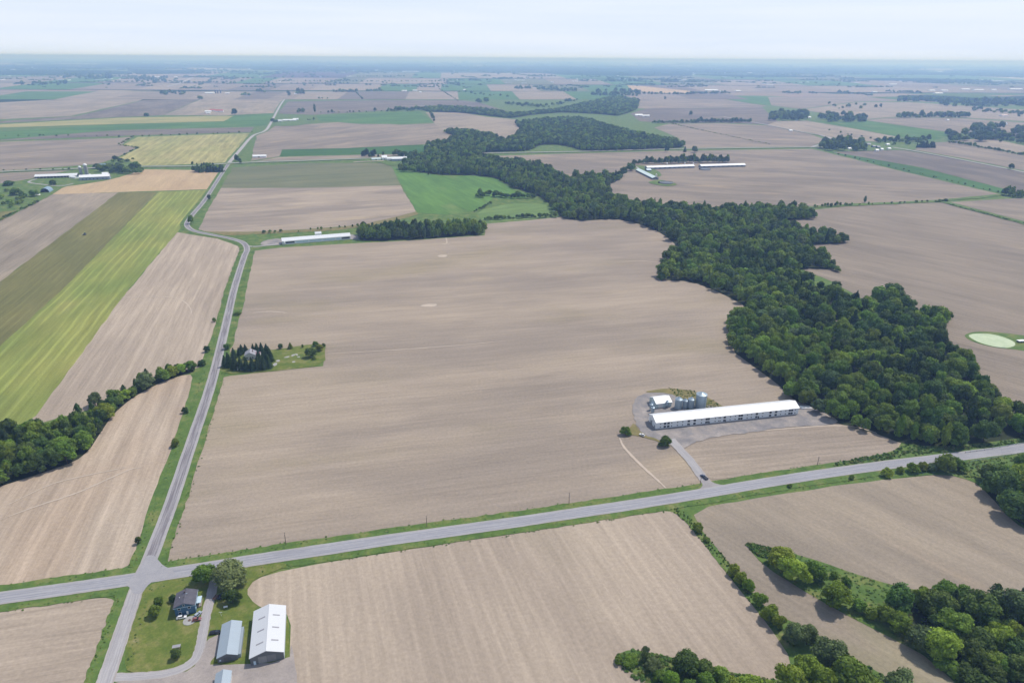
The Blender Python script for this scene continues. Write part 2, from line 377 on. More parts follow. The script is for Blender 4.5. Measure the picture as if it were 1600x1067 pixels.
# ================================================================== THE SETTING
# far plain: one sheet to the horizon, a patchwork of lots too far off to tell apart
m, nt, b = new_mat('far_farmland'); tc = N(nt, 'ShaderNodeTexCoord').outputs['Object']
br = N(nt, 'ShaderNodeTexBrick'); br.offset = 0.37; br.inputs['Color1'].default_value = (0, 0, 0, 1); br.inputs['Color2'].default_value = (1, 1, 1, 1)
br.inputs['Mortar'].default_value = (0.47, 0.47, 0.47, 1); br.inputs['Scale'].default_value = 1.0; br.inputs['Mortar Size'].default_value = 0.006
br.inputs['Brick Width'].default_value = 1.0; br.inputs['Row Height'].default_value = 0.42
wv = noise(nt, tc, 0.0006, 2)
nt.links.new(mapping(nt, tc, R(17), (0.00095, 0.00095, 1)), br.inputs['Vector'])
rp = ramp(nt, [(0.0, (0.27, 0.21, 0.17)), (0.14, (0.12, 0.165, 0.06)), (0.27, (0.30, 0.225, 0.18)), (0.40, (0.19, 0.155, 0.13)), (0.50, (0.05, 0.075, 0.03)),
               (0.58, (0.17, 0.18, 0.09)), (0.70, (0.29, 0.235, 0.18)), (0.82, (0.10, 0.15, 0.05)), (0.92, (0.36, 0.29, 0.19))], 'CONSTANT')
nt.links.new(br.outputs['Color'], rp.inputs[0])
wd = ramp_fac(nt, noise(nt, mapping(nt, tc, R(17), (0.00022, 0.00075, 1)), 1.0, 5, 0.62), 0.49, 0.52)
br2 = N(nt, 'ShaderNodeTexBrick'); br2.offset = 0.41
for k_, v_ in (('Color1', (0, 0, 0, 1)), ('Color2', (1, 1, 1, 1)), ('Mortar', (0.5, 0.5, 0.5, 1))): br2.inputs[k_].default_value = v_
for k_, v_ in (('Scale', 1.0), ('Mortar Size', 0.01), ('Brick Width', 1.0), ('Row Height', 0.55)): br2.inputs[k_].default_value = v_
nt.links.new(mapping(nt, tc, R(11), (0.00024, 0.00024, 1)), br2.inputs['Vector'])
rp2 = ramp(nt, [(0.0, (0.34, 0.28, 0.20)), (0.16, (0.030, 0.050, 0.022)), (0.36, (0.14, 0.18, 0.08)), (0.46, (0.035, 0.056, 0.024)), (0.62, (0.40, 0.34, 0.22)), (0.72, (0.05, 0.07, 0.03)), (0.88, (0.28, 0.23, 0.18))], 'CONSTANT')
nt.links.new(br2.outputs['Color'], rp2.inputs[0])
dl = N(nt, 'ShaderNodeVectorMath'); dl.operation = 'LENGTH'; nt.links.new(tc, dl.inputs[0])
far_ = ramp_fac(nt, dl.outputs['Value'], 9000.0, 14000.0)
c_ = mixc(nt, wd, rp.outputs[0], (0.030, 0.050, 0.022)); c_ = mixc(nt, far_, c_, rp2.outputs[0])
nt.links.new(c_, b.inputs['Base Color']); b.inputs['Roughness'].default_value = 1.0; b.inputs['Specular IOR Level'].default_value = 0.0
gm = bpy.data.meshes.new('ground'); E_ = 170000.0
gm.from_pydata([(-E_, -3000, -1.2), (E_, -3000, -1.2), (E_, E_, -1.2), (-E_, E_, -1.2)], [], [(0, 1, 2, 3)])
tag(link('ground', gm, m), kind='structure')
sheet('meadow', [(-900, 1500), (2500, 1500), (2300, 205), (1600, 165), (1200, 150), (400, 150), (-500, 190)], 0.0, M['grass'], amp=0, chaikin=0)

_fi = [0]
def field(pts, c, d, name='field', z=None, chaikin=1, **k):
    _fi[0] += 1
    rz = ang(*d) if isinstance(d, tuple) else d
    g = [G(*p) for p in pts]; far = sum(depth(p) for p in g)/len(g)
    zz = z if z is not None else 0.04+0.003*_fi[0]*max(1, far/900)
    return sheet(name, pts, zz, field_mat(*c, rz, **k), chaikin=chaikin)
LR = ((300, 690), (350, 520))        # along the side road
MR = ((600, 845), (1000, 787))       # along the main road
# --- near fields
field([(262,879),(278,800),(300,700),(320,640),(338,592),(360,587),(430,580),(505,572),(509,540),(470,541),(430,546),(352,556),(364,540),(372,505),(380,480),(398,392),(440,387),(560,380),
       (640,376),(757,368),(760,350),(830,344),(890,338),(905,330),(960,330),(1010,345),(1060,370),(1075,400),(1060,430),(1110,445),(1190,470),(1180,500),(1160,545),(1200,570),(1240,600),(1280,640),
       (1330,663),(1380,681),(1408,692),(1400,705),(1330,719),(1250,733),(1110,755),(1060,766),(940,785),(800,806),(700,820),(660,823),(640,827),(560,840),(480,851),(447,850),(430,858),(350,868)],
      C_TAN, MR, chaikin=0, row=0.6, band=0.5, blot=0.65, tram=0.05, tram_w=30, green=(0.24, 0.20, 0.10), greenf=0.35)
field([(-120,935),(0,917),(100,903),(185,890),(203,882),(213,862),(231,792),(268,702),(302,592),(296,583),(240,600),(200,625),(170,650),(130,700),(60,735),(-120,790)],
      ((0.405, 0.325, 0.248), (0.365, 0.280, 0.205), (0.47, 0.37, 0.265)), LR, row=0.8, band=1.2, blot=0.9, tram=0.15, tram_w=15)
field([(40,668),(120,553),(202,452),(277,363),(300,367),(340,373),(376,386),(372,400),(352,450),(332,522),(312,574),(250,590),(180,628)], C_LTAN, LR, row=0.8, band=0.6, blot=0.6, tram=0.16, tram_w=13, chaikin=0)
field([(-120,800),(-40,690),(0,680),(56,650),(202,450),(277,363),(323,297),(248,300),(100,450),(0,541),(-120,665)], C_YGREEN, LR, chaikin=0, row=0.9, band=1.0, blot=0.6, tram=0.36, tram_w=10)
field([(-120,664),(0,541),(100,450),(247,300),(185,301),(0,440),(-120,530)], C_OLIVE, LR, chaikin=0, row=0.9, band=0.7, blot=0.6, tram=0.14, tram_w=9)
field([(-120,530),(0,440),(185,301),(84,303),(47,322),(0,346),(-120,405)], C_PINK, LR, chaikin=0, row=0.9, band=1.2)
field([(-100,405),(0,346),(27,329),(0,331),(-100,350)], C_OLIVE, LR, chaikin=0)
field([(82,304),(185,300.5),(327,296),(347,268),(300,266),(225,265),(175,280),(125,288),(100,291)], C_STRAW, LR, chaikin=0, row=0.5, band=0.7, blot=0.6)
field([(450,889),(600,864),(800,834),(1000,803),(1048,797),(1066,808),(1100,850),(1150,914),(1200,975),(1240,1035),(1260,1300),(450,1300),(452,1040),(455,960),(425,957),(398,943),(383,927),(396,905)],
      C_LTAN, ((655,895),(682,987)), row=0.5, band=0.45, blot=0.9, tram=0.09, tram_w=7, green=(0.23, 0.21, 0.12), greenf=0.12)
field([(1080,796),(1200,775),(1350,752),(1480,740),(1515,747),(1548,775),(1578,812),(1640,850),(1640,960),(1500,928),(1400,918),(1330,898),(1290,882),(1220,862),(1168,851),(1190,882),(1280,938),(1350,972),
       (1430,1012),(1500,1072),(1700,1300),(1560,1300),(1400,1075),(1330,1025),(1260,980),(1200,955),(1150,895),(1100,835)], C_PINK, ((1130,840),(1330,960)), chaikin=1, row=0.42, band=0.9, blot=1.3, green=(0.20, 0.190, 0.095), greenf=0.65)
field([(-200,985),(0,953),(100,941),(160,933),(178,936),(184,950),(170,1000),(148,1067),(60,1300),(-300,1300)], C_LTAN, ((0,980),(160,955)), row=0.9, band=0.8, blot=0.5)
field([(1180,350),(1270,328),(1330,322),(1460,317),(1472,317),(1600,351),(1800,405),(1800,720),(1600,655),(1540,610),(1440,520),(1300,440),(1200,400)], C_MAUVE, ((1300,390),(1600,450)), chaikin=0, row=0.9, band=0.9, blot=0.5)
field([(1484,316),(1567,311),(1700,306),(1800,390),(1600,346)], C_MAUVE, ((1300,390),(1600,450)), chaikin=0)
field([(770,244),(900,240),(1050,236),(1268,233),(1290,238),(1400,266),(1563,304),(1460,315),(1270,323),(1000,325),(880,290),(800,265)], C_MAUVE, ((1050,280),(1450,300)), chaikin=0, row=0.7, band=1.0, blot=1.3)
field([(308,363),(326,325),(346,293),(480,292),(624,288),(650,331),(570,352),(420,362)], C_TAN, ((330,340),(640,320)), chaikin=0, row=0.8, band=1.2, blot=1.6)
field([(345,294),(364,262),(480,255),(600,255),(613,262),(626,290),(480,294)], C_SAGE, ((330,340),(640,320)), chaikin=0, row=0.7, band=1.0)
field([(613,262),(640,268),(690,275),(740,275),(775,279),(800,296),(836,306),(800,312),(772,309),(745,329),(700,336),(652,332)], ((0.115, 0.215, 0.048), (0.090, 0.175, 0.042), (0.200, 0.235, 0.085)), ((640,290),(720,335)), chaikin=0, row=1.0, band=1.4, blot=1.0)
field([(757,347),(742,331),(795,318),(850,318),(868,330),(866,340),(800,345)], ((0.165,0.235,0.075),(0.125,0.195,0.06),(0.22,0.25,0.10)), ((760,340),(860,325)))
# below the barn
field([(1063,706),(1085,692),(1150,681),(1240,670),(1300,665),(1335,668),(1385,683),(1405,694),(1396,706),(1330,719),(1250,733),(1120,750),(1098,745)], C_TAN, ((1080,720),(1390,690)), z=0.24, row=0.9, band=0.8, blot=0.5)
# --- middle distance
field([(-200,300),(-200,258),(0,222),(185,216),(206,214),(190,227),(214,231),(180,248),(150,257),(0,268)], C_MAUVE, ((0,250),(160,240)), chaikin=0)
field([(-200,318),(-100,285),(0,271),(110,266),(50,279),(0,288)], C_MAUVE, ((0,250),(160,240)), chaikin=0)
field([(186,247),(217,231),(193,227),(214,214.5),(390,208.5),(357,254),(225,260)], C_YSTRAW, LR, chaikin=0, row=1.0, band=2.0, blot=0.8, tram=0.22, tram_w=22)
field([(-200,240),(0,214),(188,204),(397,199),(391,207),(210,212),(0,220)], C_DARK, ((0,210),(390,203)), chaikin=0)
field([(-200,218),(187,194.5),(350,190.5),(367,180.5),(428,178),(420,196),(398,198),(188,203),(-200,236)], C_GREEN, ((0,200),(390,193)), chaikin=0)
field([(-200,206),(187,184.5),(350,181.5),(364,182),(350,190),(187,194)], C_YSTRAW, ((0,200),(390,193)), chaikin=0)
field([(-150,200),(120,182),(225,157),(312,155.5),(255,180.5),(187,183.5)], C_DARK, ((225,157),(190,182)), chaikin=0)
field([(256,180.5),(314,155.5),(448,155),(432,177),(366,180),(350,181)], C_PINK, ((314,155),(256,180)), chaikin=0)
field([(-200,196),(-100,165),(222,150),(222,157),(110,182)], C_PINK, ((0,180),(200,160)), chaikin=0)
field([(392,252),(402,210),(416,206.5),(430,197.5),(495,193.5),(550,190),(625,195.5),(680,193),(707,208),(704,217),(663,226),(540,232),(441,234),(436,245)], C_MAUVE, ((420,240),(690,205)), chaikin=0, row=0.8, band=1.4)
field([(440,234.5),(545,231.5),(661,226.5),(668,240),(560,241.5),(437,244.5)], ((0.06,0.135,0.035),(0.05,0.115,0.03),(0.08,0.145,0.04)), ((440,240),(660,232)), chaikin=0)
field([(396,253),(436,246),(560,242.5),(665,241),(680,246),(575,247.5)], C_PINK, ((440,240),(660,232)), chaikin=0)
field([(494,181.5),(560,178),(655,174.5),(677,191),(625,194.5),(560,194),(500,189)], C_GREEN, ((500,185),(670,180)), chaikin=0)
field([(665,176),(718,176),(760,183),(805,187),(830,200),(790,222),(775,209),(732,203),(688,203),(678,192)], C_PINK, ((680,200),(800,190)), chaikin=0)
field([(434,178),(450,159),(600,157),(715,157),(746,160),(806,178),(757,172),(655,170),(490,180)], C_DARK, ((450,165),(700,160)), chaikin=0)
field([(1022,200),(1045,194),(1120,193),(1200,196.5),(1268,210.5),(1291,219.5),(1267,230),(1200,230.5),(1072,233),(1060,216)], C_MAUVE, ((1050,210),(1280,220)), chaikin=0, row=0.7)
field([(985,178),(1010,170),(1100,170),(1190,168),(1215,190),(1200,195),(1120,192),(1045,193),(1000,190)], C_DARK, ((1000,185),(1200,180)), chaikin=0)
field([(975,166),(1000,150),(1100,150),(1170,162),(1198,166),(1190,168),(1100,169.5),(1000,170)], C_MAUVE, ((1000,160),(1190,162)), chaikin=0)
field([(1090,150),(1180,150),(1300,162),(1200,165),(1170,161)], C_GREEN, ((1090,152),(1200,163)), chaikin=0)
field([(1262,188),(1350,189),(1420,199),(1496,210.5),(1456,220),(1400,213),(1325,199)], C_GREEN, ((1262,188),(1450,215)), chaikin=0)
field([(1200,190),(1260,189),(1325,200),(1400,214),(1372,222),(1302,219),(1272,209),(1200,196)], C_PINK, ((1200,190),(1390,216)), chaikin=0)
field([(1352,188),(1400,184),(1500,185),(1600,192),(1700,210),(1500,209),(1420,198)], C_MAUVE, ((1350,188),(1560,205)), chaikin=0)
field([(1250,172),(1340,160),(1420,160),(1600,172),(1700,195),(1600,190),(1500,184),(1400,183),(1350,187)], C_PINK, ((1250,172),(1560,190)), chaikin=0)
field([(1200,152),(1330,150),(1420,158),(1340,159),(1250,171),(1205,165)], C_MAUVE, ((1200,155),(1400,160)), chaikin=0)
field([(1300,238),(1350,236),(1385,233),(1410,235),(1500,250),(1640,278),(1660,318),(1575,297),(1440,262)], C_DARK, ((1330,240),(1600,290)), chaikin=0, row=0.7, blot=1.4)
field([(1290,236),(1308,237),(1440,263),(1576,297),(1566,303),(1400,265)], ((0.075,0.155,0.045),(0.06,0.125,0.04),(0.10,0.165,0.05)), ((1290,237),(1570,300)), chaikin=0)
field([(1420,233),(1460,223),(1485,222),(1540,232),(1680,258),(1680,290),(1600,267),(1500,247)], C_MAUVE, ((1430,232),(1600,260)), chaikin=0)
field([(1486,221),(1545,216),(1600,228),(1700,250),(1600,241)], C_PINK, ((1430,232),(1600,260)), chaikin=0)
field([(1545,211),(1600,206),(1720,220),(1700,235),(1600,220)], C_PINK, ((1430,232),(1600,260)), chaikin=0)
# --- farther lots, drawn row by row
def lots(y0, y1, xs, cols, tilt=0.0):
    for (a, b_), c in zip(zip(xs[:-1], xs[1:]), cols):
        if c is None: continue
        cx = 700.0; sk = 1.0+(y1-y0)/(y0-86.0)*0.55
        f0 = lambda x: (x, y0+tilt*(x-800)); f1 = lambda x: (cx+(x-cx)*sk, y1+tilt*(x-800))
        field([f0(a), f0(b_), f1(b_), f1(a)], c, (f1(a), f1(b_)), chaikin=0, row=0.4, fine=0.0)
lots(143.5, 156, [-260,40,150,222,330,400,447,482,545,640,715,800,880,960,1040,1120], [C_MAUVE,C_GREEN,C_PINK,C_MAUVE,C_PINK,C_DARK,C_MAUVE,C_PINK,C_DARK,C_PINK,C_GREEN,C_PINK,C_GREEN,C_MAUVE,C_DARK])
lots(133, 143, [-200,60,170,260,340,390,450,505,545,600,655,690,760,830,900,985,1060,1150,1260,1400,1520,1700], [C_PINK,C_GREEN,C_MAUVE,C_PINK,C_MAUVE,C_DARK,C_MAUVE,C_PINK,C_PINK,C_GREEN,C_PINK,C_GREEN,C_PINK,C_SAGE,C_GREEN,C_DARK,C_PINK,C_MAUVE,C_PINK,C_MAUVE,C_DARK], 0.004)
lots(124, 132.5, [-150,40,130,210,290,345,400,440,490,530,575,640,700,780,850,930,1010,1090,1200,1300,1420,1600], [C_SAGE,C_MAUVE,C_GREEN,C_PINK,C_PINK,C_MAUVE,C_GREEN,C_PINK,C_MAUVE,C_SAGE,C_PINK,C_PINK,C_GREEN,C_SAGE,C_MAUVE,C_GREEN,C_SAGE,C_PINK,C_GREEN,C_MAUVE,C_SAGE], 0.005)
lots(115, 123.5, [60,150,240,300,365,400,447,515,560,650,690,770,860,960,1060,1180,1300,1500], [C_GREEN,C_SAGE,C_PINK,C_MAUVE,C_GREEN,C_GREEN,C_PURP,C_PURP,C_SAGE,C_GREEN,C_PINK,C_PINK,C_GREEN,C_SAGE,C_GREEN,C_SAGE,C_GREEN], 0.005)
field([(980,134),(1010,136),(1078,143),(1076,148),(1020,146),(985,141)], C_STRAW, ((980,137),(1076,146)), chaikin=0)

# --- forest floor below the woods
WOODS = {}
WOODS['W1'] = [(640,266),(690,274),(740,274),(775,278),(802,294),(838,305),(862,320),(872,339),(905,346),(960,342),(1000,350),(1035,365),(1060,386),(1046,404),(1032,437),(1080,440),(1120,455),(1172,482),(1146,503),(1142,547),
  (1175,571),(1215,600),(1236,622),(1255,632),(1272,649),(1320,665),(1380,683),(1410,693),(1450,699),(1520,697),(1560,690),(1640,684),(1720,676),(1700,655),(1610,652),(1575,645),(1545,625),(1528,602),(1520,585),(1500,562),(1470,536),(1466,515),
  (1485,500),(1440,496),(1400,487),(1350,477),(1300,457),(1255,443),(1225,428),(1255,419),(1302,421),(1285,400),(1250,384),(1275,382),(1320,379),(1262,368),(1228,356),(1203,346),(1270,341),(1262,331),(1180,329),(1100,331),(1040,327),(980,320),(955,308),
  (948,290),(975,279),(940,280),(900,286),(885,284),(865,272),(845,262),(815,255),(780,253),(755,250),(730,250),(700,247),(665,245),(660,256)]
WOODS['W2'] = [(664,244),(668,228),(700,224),(712,213),(692,207),(735,208),(775,216),(788,224),(800,218),(816,204),(806,195),(850,189.5),(905,187),(930,193),(952,200),(1000,213),(1050,222),(1072,230),(1040,233),(962,236),(912,236.5),(880,227),(846,226),(825,236),(800,237),(760,239),(740,247)]
WOODS['W2b'] = [(655,171),(695,168.5),(760,173),(805,180),(860,174),(900,166),(960,152),(998,158),(995,172),(965,182),(940,179),(880,176),(830,180),(800,185.5),(725,177),(670,175)]
WOODS['W3'] = [(561,377.5),(640,375),(700,371),(756,367),(756,356),(700,358),(640,360),(562,364)]
WOODS['W4'] = [(-120,800),(0,760),(60,741),(118,721),(140,703),(156,678),(176,648),(206,622),(240,603),(270,590),(303,582),(301,577),(270,580),(238,590),(213,604),(188,618),(165,634),(145,650),(120,660),(90,672),(55,682),(0,692),(-120,720)]
WOODS['W5'] = [(1390,925),(1440,924),(1500,932),(1560,938),(1660,960),(1700,1120),(1600,1120),(1530,1068),(1470,1025),(1430,1000),(1400,975)]
WOODS['W6'] = [(1525,750),(1545,738),(1600,728),(1700,715),(1750,860),(1640,845),(1590,815),(1555,785)]
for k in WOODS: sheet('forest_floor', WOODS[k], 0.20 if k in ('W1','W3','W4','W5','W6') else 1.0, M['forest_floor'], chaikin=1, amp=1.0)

# --- grass: verges, lawns, field margins
main_line = dense(gline([(-300,981),(-150,957),(0,935),(100,921),(200,906.5),(300,891),(400,875),(500,860),(600,845),(700,831),(800,817),(900,802),(1000,787),(1100,771),(1200,754),(1300,738.5),(1400,725),(1500,713),(1600,700),(1720,683)]), 6)
side_line = dense(gline([(220,903),(232,880),(249,836),(270,780),(300,690),(330,600),(350,521),(366,452),(381,403),(386,390),(380,380),(362,373.5),(335,368),(310,363),(297,358),(292,350),(300,337),(320,313),(344,276),(358,255)]), 6)
south_line = dense(gline([(222,903),(213,922),(203,952),(191,987),(177,1030),(163,1070),(140,1140),(100,1260)]), 6)
ribbon('grass_verge', main_line, 10.5, 10.0, 0.26, M['grass'], amp=0.55)
ribbon('grass_verge', side_line, 10.0, 8.6, 0.268, M['grass'], amp=0.6)
ribbon('grass_verge', south_line, 7.5, 9.0, 0.272, M['grass'], amp=0.6)
sheet('roadside_grass', [(1300,722),(1400,703),(1412,692),(1450,698),(1520,694),(1600,684),(1720,668),(1720,690),(1600,703),(1400,728),(1300,740)], 0.23, M['grass'])
sheet('roadside_grass', [(1340,740),(1440,727),(1520,716),(1620,702),(1720,690),(1720,740),(1600,760),(1560,775),(1540,765),(1520,752),(1480,741),(1400,746)], 0.232, M['grass'])
sheet('grassy_bank', [(1164,851),(1215,858),(1285,878),(1325,893),(1400,916),(1470,928),(1470,1040),(1430,1016),(1350,975),(1280,938),(1192,882)], 0.19, M['grass'], amp=0.8)
sheet('grassy_bank', [(962,1023),(985,1014),(1020,1020),(1085,1035),(1150,1052),(1220,1065),(1280,1040),(1260,985),(1300,1010),(1400,1065),(1560,1300),(1000,1300),(1020,1067),(970,1042)], 0.175, M['grass'], amp=0.8)
hedge_line = dense(gline([(1052,796),(1068,806),(1092,832),(1120,866),(1150,903),(1180,940),(1210,975),(1240,1010)]), 6)
ribbon('field_margin', hedge_line, 2.6, 2.6, 0.21, M['grass'], amp=0.5)
sheet('farm_meadow', [(-150,330),(0,286),(45,281),(60,276),(160,263),(190,250),(228,262),(222,266),(175,281),(125,289),(100,292),(84,303),(47,322),(25,328),(0,331),(-150,372)], 0.3, M['grass'])
sheet('house_lawn', [(219,930),(232,914),(262,906),(310,898),(385,886),(440,879),(452,883),(420,896),(398,905),(384,925),(398,944),(425,958),(452,962),(452,1035),(392,1042),(330,1044),(262,1054),(200,1052),(194,1030),(204,978)], 0.285, M['lawn'])
sheet('house_lawn', [(341,586),(352,556),(370,545),(430,548),(470,540),(508,537),(509,571),(430,580)], 0.285, M['lawn'])
sheet('field_margin', [(300,362),(420,362.5),(556,354),(640,334),(650,331),(655,336),(560,358),(420,366),(330,369)], 0.25, M['dry_grass'], amp=1.0)
sheet('roadside_grass', [(365,371),(405,364),(404,384),(396,390)], 0.262, M['grass'])
sheet('field_margin', [(1262,326),(1330,322.5),(1465,316.5),(1470,315),(1566,307),(1568,303),(1460,313.5),(1330,319.5),(1262,323)], 0.8, M['grass'], amp=1.5)
sheet('field_margin', [(1466,316),(1475,315),(1600,348),(1700,374),(1700,377),(1600,352)], 0.8, M['grass'], amp=1.5)
sheet('weedy_ground', [(1000,613),(1045,606),(1090,612),(1125,632),(1140,643),(1075,642),(1060,625),(1045,614)], 0.285, M['dry_grass'])
sheet('weedy_ground', [(985,668),(975,678),(1000,682),(1030,690),(1045,700),(1050,692),(1003,678),(990,660)], 0.292, M['dry_grass'])
sheet('pond_bank', [(1505,524),(1520,518.5),(1548,518.5),(1575,521),(1640,530),(1640,556),(1590,546.5),(1560,544),(1535,539),(1515,532)], 0.24, M['grass'], chaikin=2)
for pp in ([(1012,285),(1030,281),(1055,287),(1058,290),(1040,292),(1018,288)], [(985,262),(1000,258),(1030,268),(1035,277),(1010,275)], [(1290,232),(1330,226),(1400,222),(1436,226),(1430,236),(1390,235),(1320,238)],
           [(1255,186),(1345,188),(1340,192),(1260,189)], [(552,252.5),(580,247),(680,245),(690,252),(612,261),(590,253)], [(434,189),(472,187),(495,189),(470,197),(428,198)]):
    sheet('farmyard_grass', pp, 0.9, M['grass'])

# --- roads
M['junction'] = noisy_mat('junction_gravel', [(0.25, (0.27, 0.262, 0.275)), (0.6, (0.325, 0.312, 0.318)), (0.8, (0.38, 0.36, 0.355))], 0.12, scale2=1.1, amt=0.18)
def road_mat(name, mid, edge, worn, marks=True, dark_mid=None):
    m, nt, b = new_mat(name); uvn = N(nt, 'ShaderNodeUVMap'); sp = N(nt, 'ShaderNodeSeparateXYZ'); nt.links.new(uvn.outputs[0], sp.inputs[0])
    tc = N(nt, 'ShaderNodeTexCoord').outputs['Object']
    mp = N(nt, 'ShaderNodeMapping'); mp.inputs['Scale'].default_value = (0.035, 9.0, 1); nt.links.new(uvn.outputs[0], mp.inputs[0])
    streak = noise(nt, mp.outputs[0], 1.0, 4, 0.65); spots = noise(nt, tc, 0.35, 5, 0.7); patch = noise(nt, tc, 0.03, 4, 0.6)
    t = mathn(nt, 'ABSOLUTE', mathn(nt, 'SUBTRACT', sp.outputs[1], 0.5))
    t = mathn(nt, 'ADD', t, mathn(nt, 'MULTIPLY', mathn(nt, 'SUBTRACT', spots, 0.5), 0.10))
    col = mixc(nt, ramp_fac(nt, t, 0.34, 0.44), mid, edge)
    if dark_mid: col = mixc(nt, ramp_fac(nt, t, dark_mid[1], dark_mid[1]+0.06), dark_mid[0], col)
    col = mixc(nt, mathn(nt, 'MULTIPLY', ramp_fac(nt, streak, 0.42, 0.62), 0.8), col, worn)
    k = mathn(nt, 'MULTIPLY_ADD', spots, 0.30); k.node.inputs[2].default_value = 0.85
    lane = mathn(nt, 'ABSOLUTE', mathn(nt, 'SUBTRACT', mathn(nt, 'ABSOLUTE', mathn(nt, 'SUBTRACT', t, 0.18)), 0.075))
    k = mathn(nt, 'MULTIPLY', k, mathn(nt, 'SUBTRACT', 1.0, mathn(nt, 'MULTIPLY', mathn(nt, 'SUBTRACT', 1.0, ramp_fac(nt, lane, 0.0, 0.045)), 0.13)))
    k2 = mathn(nt, 'MULTIPLY_ADD', patch, 0.30); k2.node.inputs[2].default_value = 0.85
    nt.links.new(mixc(nt, 1.0, col, grey(nt, mathn(nt, 'MULTIPLY', k, k2)), 'MULTIPLY'), b.inputs['Base Color'])
    b.inputs['Roughness'].default_value = 0.9; b.inputs['Specular IOR Level'].default_value = 0.2
    return m
RM_MAIN = road_mat('worn_asphalt', (0.285, 0.280, 0.300), (0.33, 0.305, 0.29), (0.36, 0.35, 0.36))
RM_SIDE = road_mat('chip_seal_with_gravel_edges', (0.33, 0.31, 0.31), (0.35, 0.325, 0.31), (0.34, 0.32, 0.32), dark_mid=((0.190, 0.172, 0.180), 0.25))
RM_GRAV = road_mat('gravel_road', (0.34, 0.32, 0.32), (0.33, 0.29, 0.26), (0.42, 0.395, 0.385))
RM_FAR = road_mat('pale_gravel_lane', (0.36, 0.34, 0.33), (0.34, 0.30, 0.27), (0.42, 0.39, 0.37))
ribbon('main_road', main_line, 4.9, 4.9, 0.40, RM_MAIN, amp=0.10)
ribbon('side_road', side_line, 4.1, 4.1, 0.405, RM_SIDE, amp=0.10)
ribbon('gravel_road', south_line, 3.7, 3.7, 0.395, RM_GRAV, amp=0.15)
sheet('road_junction', [(196,914),(206,902),(216,893),(224,880),(229,868),(241,868),(248,876),(255,884),(270,891),(276,900),(262,903),(240,908),(230,916),(222,928),(207,928),(204,919)], 0.43, M['junction'], step=4, amp=0.2, chaikin=1)
ribbon('lane', dense(gline([(358,255),(375,235),(395,213),(414,205),(423,193),(438,165),(447,153),(456,146)]), 20), 5.0, 5.0, 0.9, RM_FAR)
ribbon('grass_verge', dense(gline([(358,255),(375,235),(395,213),(414,205),(423,193),(438,165),(447,153)]), 20), 12, 12, 0.7, M['grass'], amp=1.5)
ribbon('concession_road', dense(gline([(-200,292),(-60,274),(0,269),(110,264.5),(217,261),(300,260),(358,256),(400,254),(480,251.5),(575,248),(610,246.5),(680,244),(760,240),(900,237.5),(1050,233.5),(1200,231.3),(1268,230.5),(1290,231.5)]), 25), 5.0, 5.0, 1.2, RM_FAR)
ribbon('grass_verge', dense(gline([(-200,292),(-60,274),(0,269),(110,264.5),(217,261),(300,260),(358,256),(400,254),(480,251.5),(575,248),(610,246.5),(680,244),(760,240),(900,237.5),(1050,233.5),(1200,231.3),(1268,230.5),(1290,231.5)]), 25), 14, 14, 1.0, M['grass'], amp=2)
ribbon('lane', dense(gline([(1268,230.5),(1300,220),(1285,212.5),(1262,208.5),(1200,196),(1130,183)]), 30), 5, 5, 1.3, RM_FAR)
ribbon('lane', dense(gline([(1395,231),(1425,236),(1500,250),(1600,270),(1720,296)]), 25), 5, 5, 1.3, RM_FAR)
ribbon('lane', dense(gline([(262,136),(290,127),(311,114),(329,101)]), 60), 14, 14, 2.5, RM_FAR)
# yard, drives
sheet('gravel_yard', [(1063,704),(1040,692),(1003,679),(991,660),(987,636),(993,621),(1010,614),(1045,614),(1070,627),(1100,634),(1160,640),(1250,628),(1275,640),(1312,657),(1300,664),(1240,667),(1150,678),(1092,688),(1075,697)], 0.31, M['yard_gravel'], amp=1.1, step=3.5)
drive_line = dense(gline([(1048,686),(1063,703),(1080,722),(1097,745),(1108,758),(1120,768)]), 5)
ribbon('driveway', drive_line, 3.3, 3.3, 0.345, RM_GRAV, amp=0.25)
sheet('driveway_mouth', [(1096,750),(1106,750),(1120,757),(1140,759),(1125,768),(1085,772),(1080,768),(1098,762)], 0.39, M['gravel'], amp=0.2, step=4)
hd = dense(gline([(336,889),(335,905),(330,930),(323,958),(318,985),(312,1015),(300,1035),(270,1050),(220,1057),(172,1058)]), 4)
ribbon('driveway', hd, 2.3, 2.3, 0.33, RM_GRAV, amp=0.2)
sheet('dirt_yard', [(322,1000),(345,990),(352,1000),(345,1018),(330,1032),(328,1040),(452,1034),(456,1000),(470,1100),(460,1300),(60,1300),(150,1100),(185,1060),(260,1057),(300,1047),(318,1020)], 0.30, M['dirt_yard'], amp=0.3, step=4)
sheet('gravel_yard', [(405,383),(412,376),(440,372),(441,383),(420,384)], 0.31, M['yard_gravel'], amp=0.3)
sheet('gravel_yard', [(543,366),(560,368),(560,375),(543,374)], 0.31, M['gravel'], amp=0.3)
ribbon('driveway', dense(gline([(386,385),(400,385.5),(415,384),(442,381)]), 5), 2.4, 2.4, 0.34, RM_GRAV)
ribbon('driveway', dense(gline([(345,571.5),(352,571),(362,569)]), 4), 2.0, 2.0, 0.40, M['gravel'])
ribbon('farm_track', dense(gline([(60,279),(45,285),(70,289),(95,291),(115,287)]), 8), 2.5, 2.5, 0.42, RM_GRAV)
ribbon('farm_track', dense(gline([(985,261),(995,262),(1003,270),(1025,280)]), 8), 2.5, 2.5, 1.1, RM_GRAV)
ribbon('farm_track', dense(gline([(552,254),(575,253),(600,252)]), 8), 4, 4, 1.1, M['pale_track'])
